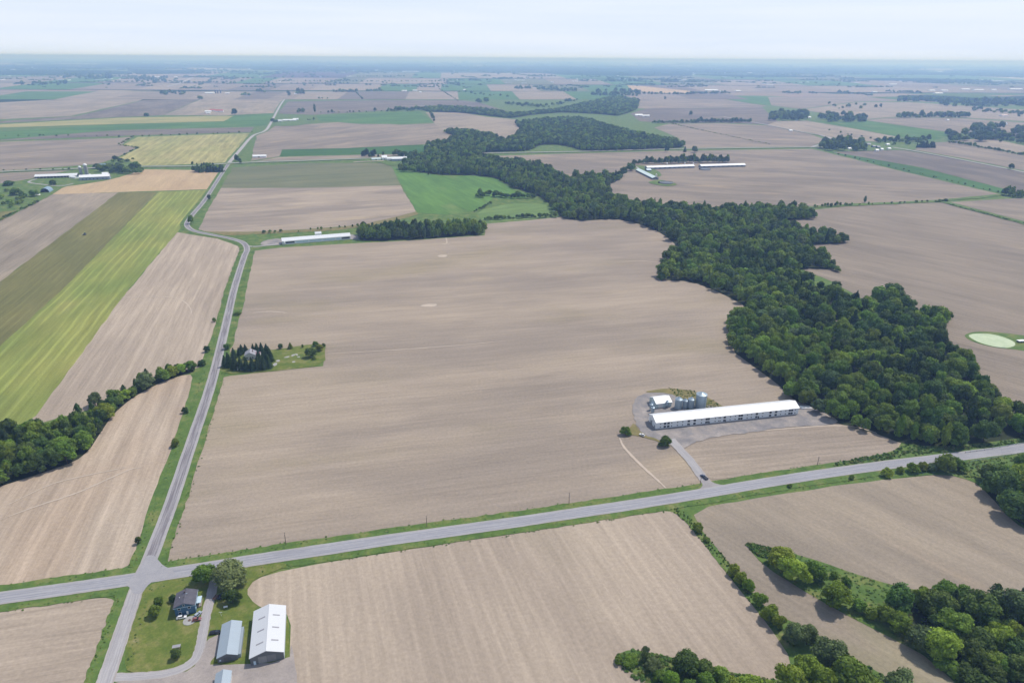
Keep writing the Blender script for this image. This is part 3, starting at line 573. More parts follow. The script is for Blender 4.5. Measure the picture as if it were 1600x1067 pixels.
# wheel tracks and bare spots in the crops
for ln, w in (([(508,553),(600,548),(700,541),(790,533)], 0.9), ([(968,684),(974,697),(985,710),(1005,730),(1025,748),(1042,764)], 1.4), ([(0,812),(60,790),(120,770),(170,748),(205,733),(222,731)], 1.0),
              ([(10,790),(80,757),(140,742),(200,730)], 0.8), ([(188,465),(230,464),(275,466),(295,478),(300,492)], 0.9), ([(395,489),(420,487),(450,489)], 1.2), ([(940,410),(1000,408),(1040,411)], 0.8),
              ([(1190,673),(1240,669),(1300,665),(1340,668),(1370,677)], 1.0), ([(1270,505),(1350,498),(1430,495)], 0.9)):
    ribbon('wheel_track', dense(gline(ln), 5), w*0.75, w*0.75, 0.215 if ln[0][1] > 660 and ln[0][0] > 1100 else 0.205, M['pale_track'], amp=0.2, taper=True)
sheet('bare_patch', [(655,478),(668,475),(684,475),(680,479),(665,480)], 0.2, M['pale_track'], chaikin=2)
sheet('bare_patch', [(683,400),(690,398),(700,399),(696,402),(686,402)], 0.2, M['pale_track'], chaikin=2)
ribbon('wheel_track', dense(gline([(697,372),(698,380),(690,382),(702,382)]), 4), 0.9, 0.9, 0.2, M['pale_track'])
# pond with a skin of pale green algae
m, nt, b = new_mat('algae_water'); tc = N(nt, 'ShaderNodeTexCoord').outputs['Object']
pf = ramp_fac(nt, noise(nt, mapping(nt, tc, 0.3, (0.016, 0.05, 1), (3.3, 1.2, 0)), 1.0, 4, 0.6), 0.54, 0.66)
an = ramp(nt, [(0.3, (0.36, 0.44, 0.25)), (0.7, (0.47, 0.53, 0.34))]); nt.links.new(noise(nt, tc, 0.12, 4), an.inputs[0])
nt.links.new(mixc(nt, pf, an.outputs[0], (0.05, 0.07, 0.06)), b.inputs['Base Color'])
rr_ = mathn(nt, 'MULTIPLY_ADD', pf, -0.6); rr_.node.inputs[2].default_value = 0.7; nt.links.new(rr_, b.inputs['Roughness'])
sheet('pond_water', [(1511,525),(1520,521.5),(1545,521.5),(1566,526),(1585,534),(1587,540),(1575,544.5),(1555,542.5),(1530,536)], 0.30, m, chaikin=2, amp=0.2)

# ================================================================== TREES
def ico():
    t = (1+5**0.5)/2
    v = np.array([(-1,t,0),(1,t,0),(-1,-t,0),(1,-t,0),(0,-1,t),(0,1,t),(0,-1,-t),(0,1,-t),(t,0,-1),(t,0,1),(-t,0,-1),(-t,0,1)], float)
    v /= np.linalg.norm(v[0])
    f = np.array([(0,11,5),(0,5,1),(0,1,7),(0,7,10),(0,10,11),(1,5,9),(5,11,4),(11,10,2),(10,7,6),(7,1,8),(3,9,4),(3,4,2),(3,2,6),(3,6,8),(3,8,9),(4,9,5),(2,4,11),(6,2,10),(8,6,7),(9,8,1)])
    return v, f
ICO_V, ICO_F = ico()
def leaf_tris(P, Nn, size, r):
    """one small leaf-spray quad (two triangles) at each point"""
    n = len(P); t = r.normal(size=(n, 3)); t -= Nn*np.sum(t*Nn, 1, keepdims=True); t /= np.linalg.norm(t, axis=1, keepdims=True)+1e-9
    bt = np.cross(Nn, t); s = size*r.uniform(0.6, 1.35, (n, 1)); s2 = s*r.uniform(0.55, 1.0, (n, 1))
    a = P-t*s-bt*s2*0.6; b_ = P+t*s*0.7-bt*s2; c = P+t*s+bt*s2*0.6; d = P-t*s*0.7+bt*s2
    return np.stack([np.stack([a, b_, c], 1), np.stack([a, c, d], 1)], 1).reshape(-1, 3, 3)
def crown(kind, nleaf, seed, size):
    """unit crown: 1 wide, 1 tall, standing on z=0; returns triangles and a tint for each"""
    r = np.random.default_rng(seed); T = []; K = []
    if kind in ('broad', 'shrub', 'willow'):
        nl = {'broad': 18, 'shrub': 13, 'willow': 22}[kind]; lobes = []
        zlo, zhi = {'broad': (0.24, 0.82), 'shrub': (0.14, 0.74), 'willow': (0.22, 0.82)}[kind]
        for i in range(nl):
            a = 2.4*i+r.uniform(-0.5, 0.5); q = (i+0.5)/nl
            z = zlo+(zhi-zlo)*q; prof = math.sqrt(max(0.02, 1-((q-0.25)/0.82)**2)); rad = 0.31*prof*r.uniform(0.7, 1.12)
            lr = r.uniform(0.10, 0.215)*(1.15 if kind == 'shrub' else 1.0)
            lobes.append((np.array([rad*math.cos(a), rad*math.sin(a), z]), lr))
        lobes.append((np.array([0, 0, (zlo+zhi)/2]), 0.24))
        C = np.array([l[0] for l in lobes]); L = np.array([l[1] for l in lobes])
        cnt = (nleaf*1.8*L**2/np.sum(L**2)).astype(int)+3
        for i, (c, lr) in enumerate(lobes):
            d = r.normal(size=(cnt[i], 3)); d /= np.linalg.norm(d, axis=1, keepdims=True); d[:, 2] = np.abs(d[:, 2]+0.25)-0.25
            rr = lr*r.uniform(0.80, 1.28, (cnt[i], 1)); P = c+d*rr*np.array([1, 1, 0.85])
            keep = np.ones(len(P), bool)
            for j in range(len(lobes)):
                if j != i: keep &= np.linalg.norm((P-C[j]), axis=1) > L[j]*0.86
            P = P[keep]; d = d[keep]
            if len(P):
                nn = d+np.array([0, 0, 0.25])+r.normal(size=d.shape)*0.48; nn /= np.linalg.norm(nn, axis=1, keepdims=True)
                if kind == 'willow': P[:, 2] -= r.uniform(0, 0.06, len(P))
                t = leaf_tris(P, nn, size, r); T.append(t)
                lt = r.uniform(0.82, 1.18); K.append(np.repeat(lt*r.uniform(0.75, 1.25, len(P)), 2))
            cv = ICO_V*(lr*0.80*r.uniform(0.88, 1.1, (12, 1)))+c; T.append(cv[ICO_F]); K.append(np.full(20, 0.9))
    elif kind == 'conifer':
        lev = 9; n = nleaf
        q = 1-np.sqrt(r.uniform(0, 1, n)); z = 0.06+0.92*q; rad = 0.46*(1-q)**0.85*(0.78+0.3*((q*lev) % 1.0 < 0.5))*r.uniform(0.75, 1.1, n)+0.01; a = r.uniform(0, 6.283, n)
        P = np.stack([rad*np.cos(a), rad*np.sin(a), z], 1); nn = np.stack([np.cos(a)*0.6, np.sin(a)*0.6, np.full(n, 0.75)], 1)+r.normal(size=(n, 3))*0.35
        nn /= np.linalg.norm(nn, axis=1, keepdims=True); T.append(leaf_tris(P, nn, size, r)); K.append(np.repeat(r.uniform(0.7, 1.3, n), 2))
        m_ = 9; an = np.arange(m_)*6.283/m_; base = np.stack([0.36*np.cos(an), 0.36*np.sin(an), np.full(m_, 0.06)], 1); top = np.array([0, 0, 0.95])
        T.append(np.array([(base[i], base[(i+1) % m_], top) for i in range(m_)])); K.append(np.full(m_, 0.85))
    elif kind == 'poplar':
        n = nleaf; q = r.uniform(0, 1, n); z = 0.10+0.88*q; prof = np.sin(np.pi*np.clip(q*0.9+0.1, 0, 1))**0.6; a = r.uniform(0, 6.283, n)
        rad = 0.44*prof*(0.75+0.25*np.sin(3*a+9*q))*r.uniform(0.7, 1.12, n)
        P = np.stack([rad*np.cos(a), rad*np.sin(a), z], 1); nn = np.stack([np.cos(a), np.sin(a), np.full(n, 0.45)], 1)+r.normal(size=(n, 3))*0.5
        nn /= np.linalg.norm(nn, axis=1, keepdims=True); T.append(leaf_tris(P, nn, size, r)); K.append(np.repeat(r.uniform(0.72, 1.28, n), 2))
        for zz, s_ in ((0.3, 0.24), (0.52, 0.28), (0.74, 0.2)):
            cv = ICO_V*(s_*r.uniform(0.85, 1.1, (12, 1)))*np.array([1, 1, 0.75])+np.array([0, 0, zz]); T.append(cv[ICO_F]); K.append(np.full(20, 0.9))
    return np.concatenate(T), np.concatenate(K)
def tri_mesh(name, T, K=None, Cc=None):
    n = len(T); me = bpy.data.meshes.new(name); me.vertices.add(3*n); me.loops.add(3*n); me.polygons.add(n)
    me.vertices.foreach_set('co', T.reshape(-1).astype(np.float32)); me.loops.foreach_set('vertex_index', np.arange(3*n, dtype=np.int32))
    me.polygons.foreach_set('loop_start', np.arange(0, 3*n, 3, dtype=np.int32)); me.update(calc_edges=True)
    if K is not None: me.attributes.new('tint', 'FLOAT', 'FACE').data.foreach_set('value', K.astype(np.float32))
    if Cc is not None: me.attributes.new('col', 'FLOAT_COLOR', 'FACE').data.foreach_set('color', np.concatenate([Cc, np.ones((n, 1))], 1).astype(np.float32).reshape(-1))
    return me
CROWN = {}
for kind, cnt, nleaf, size in (('broad', 9, 2600, 0.030), ('shrub', 5, 1500, 0.038), ('willow', 3, 3600, 0.025), ('conifer', 3, 900, 0.045), ('poplar', 3, 800, 0.048)):
    CROWN[kind] = [tri_mesh(kind+'_crown', *crown(kind, nleaf, 100+7*i+len(kind), size)) for i in range(cnt)]
def trunk_mesh(kind, seed):
    r = random.Random(seed); mb = MB()
    top = {'broad': 0.62, 'shrub': 0.42, 'willow': 0.6, 'conifer': 0.9, 'poplar': 0.8}[kind]
    mb.tube((0, 0, -0.02), (r.uniform(-.02, .02), r.uniform(-.02, .02), top*0.5), 0.030, 0.022); mb.tube((0, 0, top*0.5), (r.uniform(-.03, .03), 0, top), 0.022, 0.006)
    if kind != 'conifer':
        for i in range(5):
            a = 1.26*i+r.uniform(-.3, .3); z = top*r.uniform(0.35, 0.7)
            mb.tube((0, 0, z), (0.26*math.cos(a), 0.26*math.sin(a), z+0.20), 0.013, 0.004, 5)
    return mb.mesh('trunk')
TRUNK = {k: [trunk_mesh(k, 5+i) for i in range(2)] for k in CROWN}
for k in TRUNK:
    for me in TRUNK[k]: me.materials.append(M['bark'])
    for me in CROWN[k]: me.materials.append(LEAF['mid'])
KNAME = {'broad': 'broadleaf_tree', 'shrub': 'shrub', 'willow': 'willow_tree', 'conifer': 'conifer_tree', 'poplar': 'slender_tree'}
KCAT = {'broad': 'tree', 'shrub': 'shrub', 'willow': 'tree', 'conifer': 'conifer', 'poplar': 'tree'}
trr = random.Random(3)
def plant(xy, w, h, kind, leaf, label, group=None, z=0.15, name=None):
    o = thing(name or KNAME[kind], label, KCAT[kind], (xy[0], xy[1], z), trr.uniform(0, 6.283), group)
    c = link('crown', trr.choice(CROWN[kind]), None, o); c.scale = (w*trr.uniform(0.86, 1.16), w*trr.uniform(0.86, 1.16), h)
    c.material_slots[0].link = 'OBJECT'; c.material_slots[0].material = LEAF[leaf]
    t = link('trunk' if kind != 'shrub' else 'stem', trr.choice(TRUNK[kind]), None, o); k = max(0.6, min(1.0, 8.0/max(w, 1))); t.scale = (w*k, w*k, h)
    return o
def T(px, py, wpx, hr, kind, leaf, label, group=None):
    """tree with its foot at photo point (px,py), wpx photo pixels wide and hr times as tall"""
    g = G(px, py); w = wpx*mpp(g)*1.08; hr *= 0.88 if kind in ('broad', 'willow') else 1.0; return plant((g[0], g[1]), w, w*hr, kind, leaf, label, group)

# --- single trees that can be told apart
T(322,910,35,1.0,'broad','mid','round dark green tree beside the blue house driveway entrance')
T(361,914,50,0.88,'willow','pale','large pale grey-green spreading tree between main road and blue house')
T(364,942,25,1.1,'broad','dark','small dark tree with cars under it beside the driveway')
T(244,962,20,1.15,'broad','mid','round lawn tree left of the blue house')
T(249,945,14,1.15,'broad','mid','smaller tree just behind the lawn tree left of the blue house')
T(277,1028,15,1.3,'broad','dark','little tree alone in the middle of the front lawn')
T(272,940,11,1.2,'shrub','dark','dark bush at the back corner of the blue house')
T(977,679,15,1.0,'shrub','mid','round bush at the left edge of the barn yard')
T(1038,696,16.5,1.0,'shrub','dark','round bush where the barn driveway meets the yard')
T(217,849,9,1.6,'broad','dark','small tree on the verge just above the crossroads')
T(274,697,11,1.2,'shrub','mid','bush on the verge beside the lower left wood')
T(290,645,9,1.2,'shrub','dark','small bush on the verge between hedge and wood bush')
T(316,571,11,0.9,'shrub','dark','low bush where the hedge reaches the side road')
T(324,550,9,1.2,'shrub','dark','dark shrub on the verge opposite the house among conifers')
T(335,503,6,1.2,'shrub','mid','tiny shrub alone on the left verge of the side road')
T(355,546,11,0.9,'shrub','mid','bush on the right verge just above the house among conifers')
T(372,492,11,0.5,'shrub','mid','flat weedy bush by the field entrance on the right verge')
T(299,350,10,1.5,'broad','mid','tree at the bend of the side road')
T(327,312,6,1.3,'shrub','dark','small tree along the side road above the bend')
T(1394,472,34,0.95,'broad','dark','tall round tree standing above the right edge of the wood')
T(1299,419,11,1.4,'broad','grey','lone tree at the field tip right of the wood')
T(1033,437,13,0.9,'shrub','dark','bush at the wood corner jutting into the big field')
T(1090,830,14,1.05,'shrub','bright','first bush down the hedge from the main road')
T(1104,846,9,0.8,'shrub','mid','low bush below the first hedge bush')
for i, (x, y, w, lab) in enumerate(((1146,898,18,'topmost of the close row of bright hedge bushes'), (1157,911,18,'second bright bush of the close hedge row'), (1168,923,18,'third bright bush of the close hedge row'), (1185,946,21,'fourth bright bush of the hedge row, standing slightly apart'),
        (1202,967,23,'fifth bright bush of the hedge row, next to the grey trees'), (1215,980,20,'last bright bush of the hedge row, against the grey trees'))):
    T(x, y, w, 1.2, 'shrub', 'bright', lab, 'bushes of the field hedge')
for x, y, w, lf, lab in ((298,579,18,'mid','first hedge bush from the side road in the left hedge'), (285,583,17,'bright','second hedge bush from the side road in the left hedge'), (271,588,19,'bright','third hedge bush from the side road in the left hedge'), (256,594,20,'mid','fourth hedge bush from the side road in the left hedge'),
        (228,607,28,'grey','large round greyish tree in the left hedge'), (207,619,15,'mid','small dark gap-filling bush in the left hedge'), (196,625,19,'bright','bushy tree where the left hedge widens'), (176,640,24,'dark','dark tree where the left hedge widens'), (164,655,30,'bright','bright green tree at the narrow end of the lower left wood'), (150,634,24,'grey','half bare tree at the back of the lower left wood')):
    T(x, y, w, 1.0, 'broad', lf, lab, 'bushes of the left hedge')
G5 = 'trees of the lower right copse'
for x, y, w, hr, k, lf, lab in (
    (1221,888,38,1.0,'broad','bright','leftmost round tree on the green bank'), (1237,908,43,1.05,'broad','bright','front round tree of the left trio on the green bank'), (1272,906,34,1.0,'broad','mid','right round tree of the left trio on the green bank'),
    (1306,948,50,0.95,'broad','bright','big round tree alone on the edge of the green bank'), (1322,914,17,0.9,'shrub','mid','small bush behind the big round bank tree'), (1302,902,13,0.9,'shrub','mid','smallest bush behind the big round bank tree'),
    (1342,954,19,1.1,'shrub','mid','small bush right of the big round bank tree'), (1362,965,21,1.0,'shrub','mid','second bush right of the big round bank tree'), (1382,972,31,1.1,'broad','mid','bright edge tree in front of the dark copse'),
    (1402,985,31,1.1,'broad','bright','edge tree below the dark copse next to the pale willow'), (1400,956,48,1.15,'broad','dark','leftmost dark tree of the lower right copse'), (1436,944,27,1.3,'broad','bright','bright tree peeping over the dark copse'),
    (1460,962,48,1.1,'broad','dark','second dark tree of the lower right copse'), (1487,950,25,1.4,'conifer','conifer','dark pointed tree in the lower right copse'), (1522,972,60,1.05,'broad','dark','broadest dark tree of the lower right copse'),
    (1550,944,22,1.7,'poplar','grey','slim grey tree rising behind the broad dark tree'), (1577,965,46,1.2,'broad','grey','grey-green tree at the right edge by the bare field'), (1435,1012,42,1.0,'willow','grey','pale green willow-like tree in the lower right copse'),
    (1466,1026,50,1.1,'willow','bright','bright pale tree beside the willow in the lower right copse'), (1487,996,50,1.05,'broad','mid','dome-shaped mid green tree in the heart of the copse'), (1526,1022,42,1.15,'broad','dark','dark tree right of the dome-shaped tree'),
    (1552,1012,40,1.2,'broad','bright','bright tree near the right edge of the photo'), (1577,1002,36,1.2,'broad','bright','second bright tree near the right edge of the photo'), (1557,1052,34,1.1,'broad','mid','mid green tree low in the right corner'),
    (1592,1058,42,1.1,'broad','dark','dark tree in the bottom right corner'), (1600,1022,36,1.2,'broad','mid','mid green tree cut by the right edge'), (1510,1060,34,0.8,'shrub','dark','low dark thicket left of the corner trees'), (1480,1048,32,0.7,'shrub','mid','low thicket at the foot of the bright pale tree'), (1535,1085,44,0.7,'shrub','dark','thicket at the bottom edge near the right corner')):
    T(x, y, w, hr, k, lf, lab, G5)
G7 = 'trees of the bottom wood'
for x, y, w, hr, k, lf, lab in (
    (1240,1003,30,1.35,'broad','grey','first grey-green tree below the hedge bushes'), (1260,1006,28,1.4,'broad','grey','second grey-green tree below the hedge bushes'), (1294,1042,50,1.15,'broad','grey','large grey-green tree facing the tan strip'),
    (1258,1062,42,1.2,'broad','bright','bright tree in the middle of the bottom wood'), (1282,1078,38,1.3,'broad','bright','bright tree right of the middle of the bottom wood'), (1232,1080,46,1.2,'broad','bright','bright tree left of the middle of the bottom wood'),
    (1326,1080,56,1.15,'broad','mid','broad mid green tree at the bottom edge'), (1398,1086,46,1.15,'broad','grey','grey tree at the bottom edge next to the tan strip'), (1362,1092,40,1.0,'broad','mid','tree between the grey tree and the broad tree at the bottom edge'),
    (1007,1032,17,1.6,'poplar','grey','slim tree at the tip of the bottom thicket'), (966,1034,14,0.8,'shrub','mid','small bush at the left tip of the bottom thicket'), (985,1036,22,0.6,'shrub','mid','low scrub beside the left tip of the bottom thicket'),
    (1020,1046,24,0.9,'broad','grey','greyish half bare tree in the bottom thicket'), (1048,1075,30,1.1,'broad','bright','bright round tree at the bottom edge of the thicket'), (1072,1052,42,1.05,'broad','dark','dark tree at the back of the bottom thicket'), (1097,1056,32,1.1,'broad','dark','second dark tree at the back of the bottom thicket'),
    (1102,1080,34,1.1,'broad','mid','mid green tree at the bottom edge of the thicket'), (1126,1066,30,1.0,'broad','mid','tree right of the dark ones in the bottom thicket'), (1146,1078,28,0.9,'shrub','bright','bright bush right in the bottom thicket'), (1172,1082,42,0.7,'shrub','bright','wide bright bush at the right end of the thicket'),
    (1030,1062,22,0.8,'shrub','mid','bush between the half bare and the bright tree'), (1075,1085,28,0.9,'shrub','mid','bush at the bottom edge between two trees'), (1204,1092,36,0.8,'shrub','mid','bush linking the thicket to the bottom wood')):
    T(x, y, w, hr, k, lf, lab, G7)
for x, y, w, hr, lf, lab in ((1384,744,15,1.05,'bright','leftmost roadside bush below the main road'), (1406,739,11,1.1,'bright','second roadside bush below the main road'), (1426,738,18,1.0,'bright','third roadside bush below the main road'), (1440,735,15,1.1,'bright','fourth roadside bush below the main road'),
        (1454,735,14,0.9,'grey','pale roadside bush left of the biggest one'), (1474,735,31,0.95,'mid','biggest roadside bush overlapping the main road'), (1495,734,23,0.95,'mid','roadside bush right of the biggest one'), (1330,748,8,0.8,'mid','tiny bush beside the main road left of the bush row'), (1234,761,8,0.7,'mid','tiny bush beside the main road right of the driveway mouth')):
    T(x, y, w, hr, 'shrub', lf, lab, 'bushes along the main road')
for x, y, w, hr, lf, lab in ((1557,772,52,1.0,'dark','big dark tree at the bend below the main road'), (1592,762,42,1.0,'bright','bright tree beside the dark trees at the right edge'), (1578,806,48,0.95,'dark','lower dark tree right of the field corner'), (1602,818,40,1.0,'dark','dark tree cut by the right edge above the field'), (1570,750,24,1.1,'mid','small tree behind the big dark tree at the bend'), (1612,785,46,1.1,'mid','tree at the right edge behind the dark trees')):
    T(x, y, w, hr, 'broad', lf, lab, 'trees at the right edge')
# house among conifers
hp = [(366,560,10),(374,556,8),(378,553,9),(384,551,8),(396,550,8),(402,551,9),(409,550,9),(417,552,9),(421,558,10),(413,561,10),(424,565,10),(352,573,11),(360,574,12),(368,577,13),(377,578,13),(386,579,13),(395,579,13),(404,578,13),(413,577,13),(421,575,12),(357,567,10),(405,566,11),(417,568,11)]
for x, y, w in hp: T(x, y, w, 1.75, 'conifer', 'conifer', 'dark conifer in the dense belt hiding the roadside house', 'conifers around the roadside house')
T(439,545,8,1.1,'shrub','dark','dark round shrub on the back edge of the roadside lawn')
T(454,545,7,1.5,'conifer','mid','small pointed tree on the back edge of the roadside lawn')
T(473,543,4,1.4,'shrub','mid','tiny sapling on the back edge of the roadside lawn')
T(486,558,17,1.0,'broad','dark','large dark tree at the right end of the roadside lawn')
T(493,541,8,1.1,'broad','mid','tree in the far corner of the roadside lawn')
T(500,548,13,0.9,'broad','yellow','yellowish tree at the right end of the roadside lawn')
T(491,562,7,1.2,'conifer','mid','little pointed tree in front of the large dark lawn tree')
T(506,541,5,1.0,'shrub','dark','small shrub in the last corner of the roadside lawn')
# middle distance singles
for x, y, w, hr, k, lf, lab in ((1042,238,7,1.6,'broad','dark','left tree of the pair across the far road from the long sheds'), (1070,238,5,1.8,'conifer','dark','slim dark tree at the end of the far wood'), (1085,239,11,1.0,'broad','dark','round tree across the far road from the long sheds'),
        (985,267,13,0.9,'broad','mid','tree where the lane reaches the three far sheds'), (1563,223,4,1.3,'broad','dark','small tree in the hedge near the right edge of the far fields'), (1079,181,5,1.6,'broad','dark','lone tree in the middle of a far bare field'), (1039,156,3.5,1.5,'broad','dark','tiny lone tree in a far bare field'),
        (1579,265,9,1.1,'broad','dark','lone roadside tree near the right edge of the far fields'), (1351,316.5,5,1.9,'poplar','dark','tallest tree on the long field boundary right of the wood'), (229,182,8,0.7,'shrub','dark','dark bush between two bands left of the far lane'), (367,180,9,1.2,'broad','dark','tree beside the red-roofed farm'),
        (301,257,4,1.2,'shrub','dark','small tree on the road left of the conifer clump'), (420,132,4,1.3,'broad','dark','tiny tree beside the far lane'), (83,289,11,0.7,'shrub','dark','round bush in the meadow below the twin silos'), (13,290,16,0.45,'shrub','dark','low wide bush at the left edge of the farm meadow'), (26,305,18,0.7,'broad','mid','spreading tree in the meadow near the left edge'), (54,307,16,0.7,'broad','mid','tree left of the blue quonset hut'),
        (34,310,7,0.9,'shrub','mid','small bush between the meadow trees'), (181,251,9,0.9,'broad','dark','round tree at the corner of the yellow field'), (189,254,8,0.9,'broad','dark','second round tree at the corner of the yellow field'), (669,274,2.5,2.0,'shrub','dark','tiny dark bush in the bright green field'),
        (492,176,4,3,'poplar','dark','very slim tree standing in a far dark field'), (519,177,4,1.5,'broad','dark','small bushy tree on the far field line'), (547,176,3,1.2,'broad','dark','smaller bushy tree on the far field line'), (586,174.5,5,1.3,'broad','dark','larger bushy tree on the far field line')):
    T(x, y, w, hr, k, lf, lab)

# --- woods: the trees that show largest are things, the rest of the wood is one mass
def poisson(poly_px, spacing, seed):
    g = [G(*p) for p in poly_px]; f = inside(g); r = np.random.default_rng(seed)
    x0, x1 = min(p[0] for p in g), max(p[0] for p in g); y0, y1 = min(p[1] for p in g), max(p[1] for p in g)
    nx, ny = int((x1-x0)/spacing)+1, int((y1-y0)/spacing)+1
    I, J = np.meshgrid(np.arange(nx), np.arange(ny)); X = x0+(I+0.5*(J % 2)+r.uniform(-.36, .36, I.shape))*spacing; Y = y0+(J+r.uniform(-.36, .36, I.shape))*spacing
    k = f(X, Y); return np.stack([X[k], Y[k]], 1)
def vis(P, m=25):      # in or near the picture
    D = P[:, 1]*math.cos(_p)+CAM_H*math.sin(_p); U = P[:, 0]/D*FOC
    return (np.abs(U) < 800+m+60)
COLS = {'bright': (0.190, 0.275, 0.036), 'mid': (0.148, 0.220, 0.033), 'dark': (0.080, 0.128, 0.028), 'grey': (0.108, 0.152, 0.058), 'conifer': (0.040, 0.070, 0.028), 'yellow': (0.18, 0.22, 0.045)}
BULK = []      # (x,y,z,w,h,kind,col)
IND = []
wr = random.Random(21)
def leaf_pick(x, y, w):
    n = math.sin(x*0.013+1.3)*math.cos(y*0.011+0.4)+0.6*math.sin(x*0.037+y*0.029)+wr.uniform(-.8, .8)
    return 'bright' if n > 0.75 else ('mid' if n > -0.15 else ('grey' if wr.random() < 0.10 else 'dark'))
SPEC = {'W1': (10.6, 13.2, 15.5, 'tree of the long wood between the white barn and the pond'), 'W3': (8.5, 11.0, 17, 'tree of the small square wood beside the long white shed'), 'W4': (7.2, 10.5, 13.0, 'tree of the hedge wood along the lower left field'),
        'W5': (8.5, 10.5, 10.0, 'tree of the lower right copse'), 'W6': (8.0, 9.5, 9.5, 'tree of the dark grove at the right edge')}
for k, (sp, w0, h0, what) in SPEC.items():
    P = poisson(WOODS[k] if k != 'W5' else [(1440,930),(1500,934),(1560,940),(1660,962),(1700,1120),(1600,1120),(1540,1068),(1480,1028),(1450,1000)], sp, 50+ord(k[1])); P = P[vis(P)]
    for x, y in P:
        d = depth((x, y, 0)); s = wr.uniform(0.52, 1.34); w = w0*s; h = h0*(0.35+0.65*s)*wr.uniform(0.78, 1.2)
        lf = leaf_pick(x, y, k)
        if k == 'W4':
            nar = min(1.0, max(0.6, (300-(x/d*FOC+800))/170.0)) ; w *= nar; h *= nar; lf = 'bright' if nar < 0.6 and wr.random() < 0.7 else ('mid' if wr.random() < 0.5 else 'dark')
        if k in ('W5', 'W6'): lf = wr.choice(['dark', 'dark', 'mid']); 
        if k == 'W1':
            px = x/d*FOC+800
            py = 533.5-FOC*((y*math.sin(_p)-CAM_H*math.cos(_p))/d); u = px-(1180+(py-440)*1.12)
            if py > 400:
                if u < -15: lf = wr.choice(['mid', 'mid', 'mid', 'bright', 'mid', 'grey'])
                elif py > 640: lf = wr.choice(['bright', 'mid', 'mid', 'dark', 'yellow'])
                else: lf = wr.choice(['dark', 'dark', 'dark', 'dark', 'mid', 'mid', 'bright'])
            else: lf = wr.choice(['mid', 'mid', 'dark', 'dark', 'mid', 'grey', 'bright'])
        kind = 'broad'
        if lf == 'dark' and wr.random() < 0.12: kind = 'conifer'; w *= 0.75; h *= 1.15; lf = 'conifer'
        elif wr.random() < 0.08: kind = 'poplar'; w *= 0.7; h *= 1.12
        rec = (x, y, 0.15, w, h, kind, lf); IND.append((w/d, what, k, rec))
IND.sort(key=lambda t: -t[0])
NIND = 235
WORD = {'bright': 'bright green', 'mid': 'mid green', 'dark': 'dark green', 'grey': 'grey-green', 'conifer': 'dark pointed', 'yellow': 'yellowish'}
GRP = {'W1': 'trees of the long wood', 'W3': 'trees of the small square wood', 'W4': 'trees of the lower left hedge wood', 'W5': G5, 'W6': 'trees at the right edge'}
for _, what, k, (x, y, z, w, h, kind, lf) in IND[:NIND]:
    d_ = depth((x, y, 0)); px_ = x/d_*FOC+800; py_ = 533.5-FOC*((y*math.sin(_p)-CAM_H*math.cos(_p))/d_)
    if k == 'W1': what = 'tree of the long wood '+('close above the main road' if py_ > 650 else ('on its side toward the pond' if px_ > 1430 else ('right behind the end of the white barn' if px_ < 1330 and py_ > 590 else ('on its edge facing the big field' if px_ < 1200+(py_-480)*0.55 else 'in its middle part'))))
    elif k == 'W4': what = 'tree of the lower left wood '+('at the left edge' if px_ < 60 else ('along the field below it' if py_ > 690 else 'toward the narrow hedge'))
    elif k == 'W5': what = 'tree of the lower right copse '+('behind the bare field' if py_ < 965 else ('in the bottom right corner' if px_ > 1520 else 'beside the tan strip'))
    plant((x, y), w, h, kind, lf, WORD[lf]+' '+what, GRP[k]+', '+WORD[lf], z)
BULK += [t[3] for t in IND[NIND:]]
for k, sp, w0, h0 in (('W2', 13, 14, 15), ('W2b', 17, 17, 14)):
    P = poisson(WOODS[k], sp, 77); P = P[vis(P)]
    for x, y in P:
        s = wr.uniform(0.75, 1.25); lf = wr.choice(['dark', 'dark', 'mid', 'mid', 'dark', 'bright']); BULK.append((x, y, 0.8, w0*s, h0*s*wr.uniform(0.8, 1.2), 'broad', lf))
def row(a, b_, n, wpx, hr=1.0, jit=0.5, leafs=('dark', 'mid'), kind='broad', dst=None):
    for i in range(n):
        t = (i+wr.uniform(-.4, .4))/max(1, n-1); px = a[0]+(b_[0]-a[0])*t; py = a[1]+(b_[1]-a[1])*t+wr.uniform(-jit, jit)
        g = G(px, py); w = wpx*mpp(g)*wr.uniform(0.6, 1.35)
        (BULK if dst is None else dst).append((g[0], g[1], 0.5, w, w*hr*wr.uniform(0.75, 1.25), kind, wr.choice(leafs)))
def clump(x0, x1, y0, y1, n, wpx, hr=1.0, leafs=('dark', 'mid', 'dark'), kind='broad'):
    for i in range(n):
        px, py = wr.uniform(x0, x1), wr.uniform(y0, y1); g = G(px, py); w = wpx*mpp(g)*wr.uniform(0.65, 1.3)
        BULK.append((g[0], g[1], 0.5, w, w*hr*wr.uniform(0.8, 1.2), kind, wr.choice(leafs)))
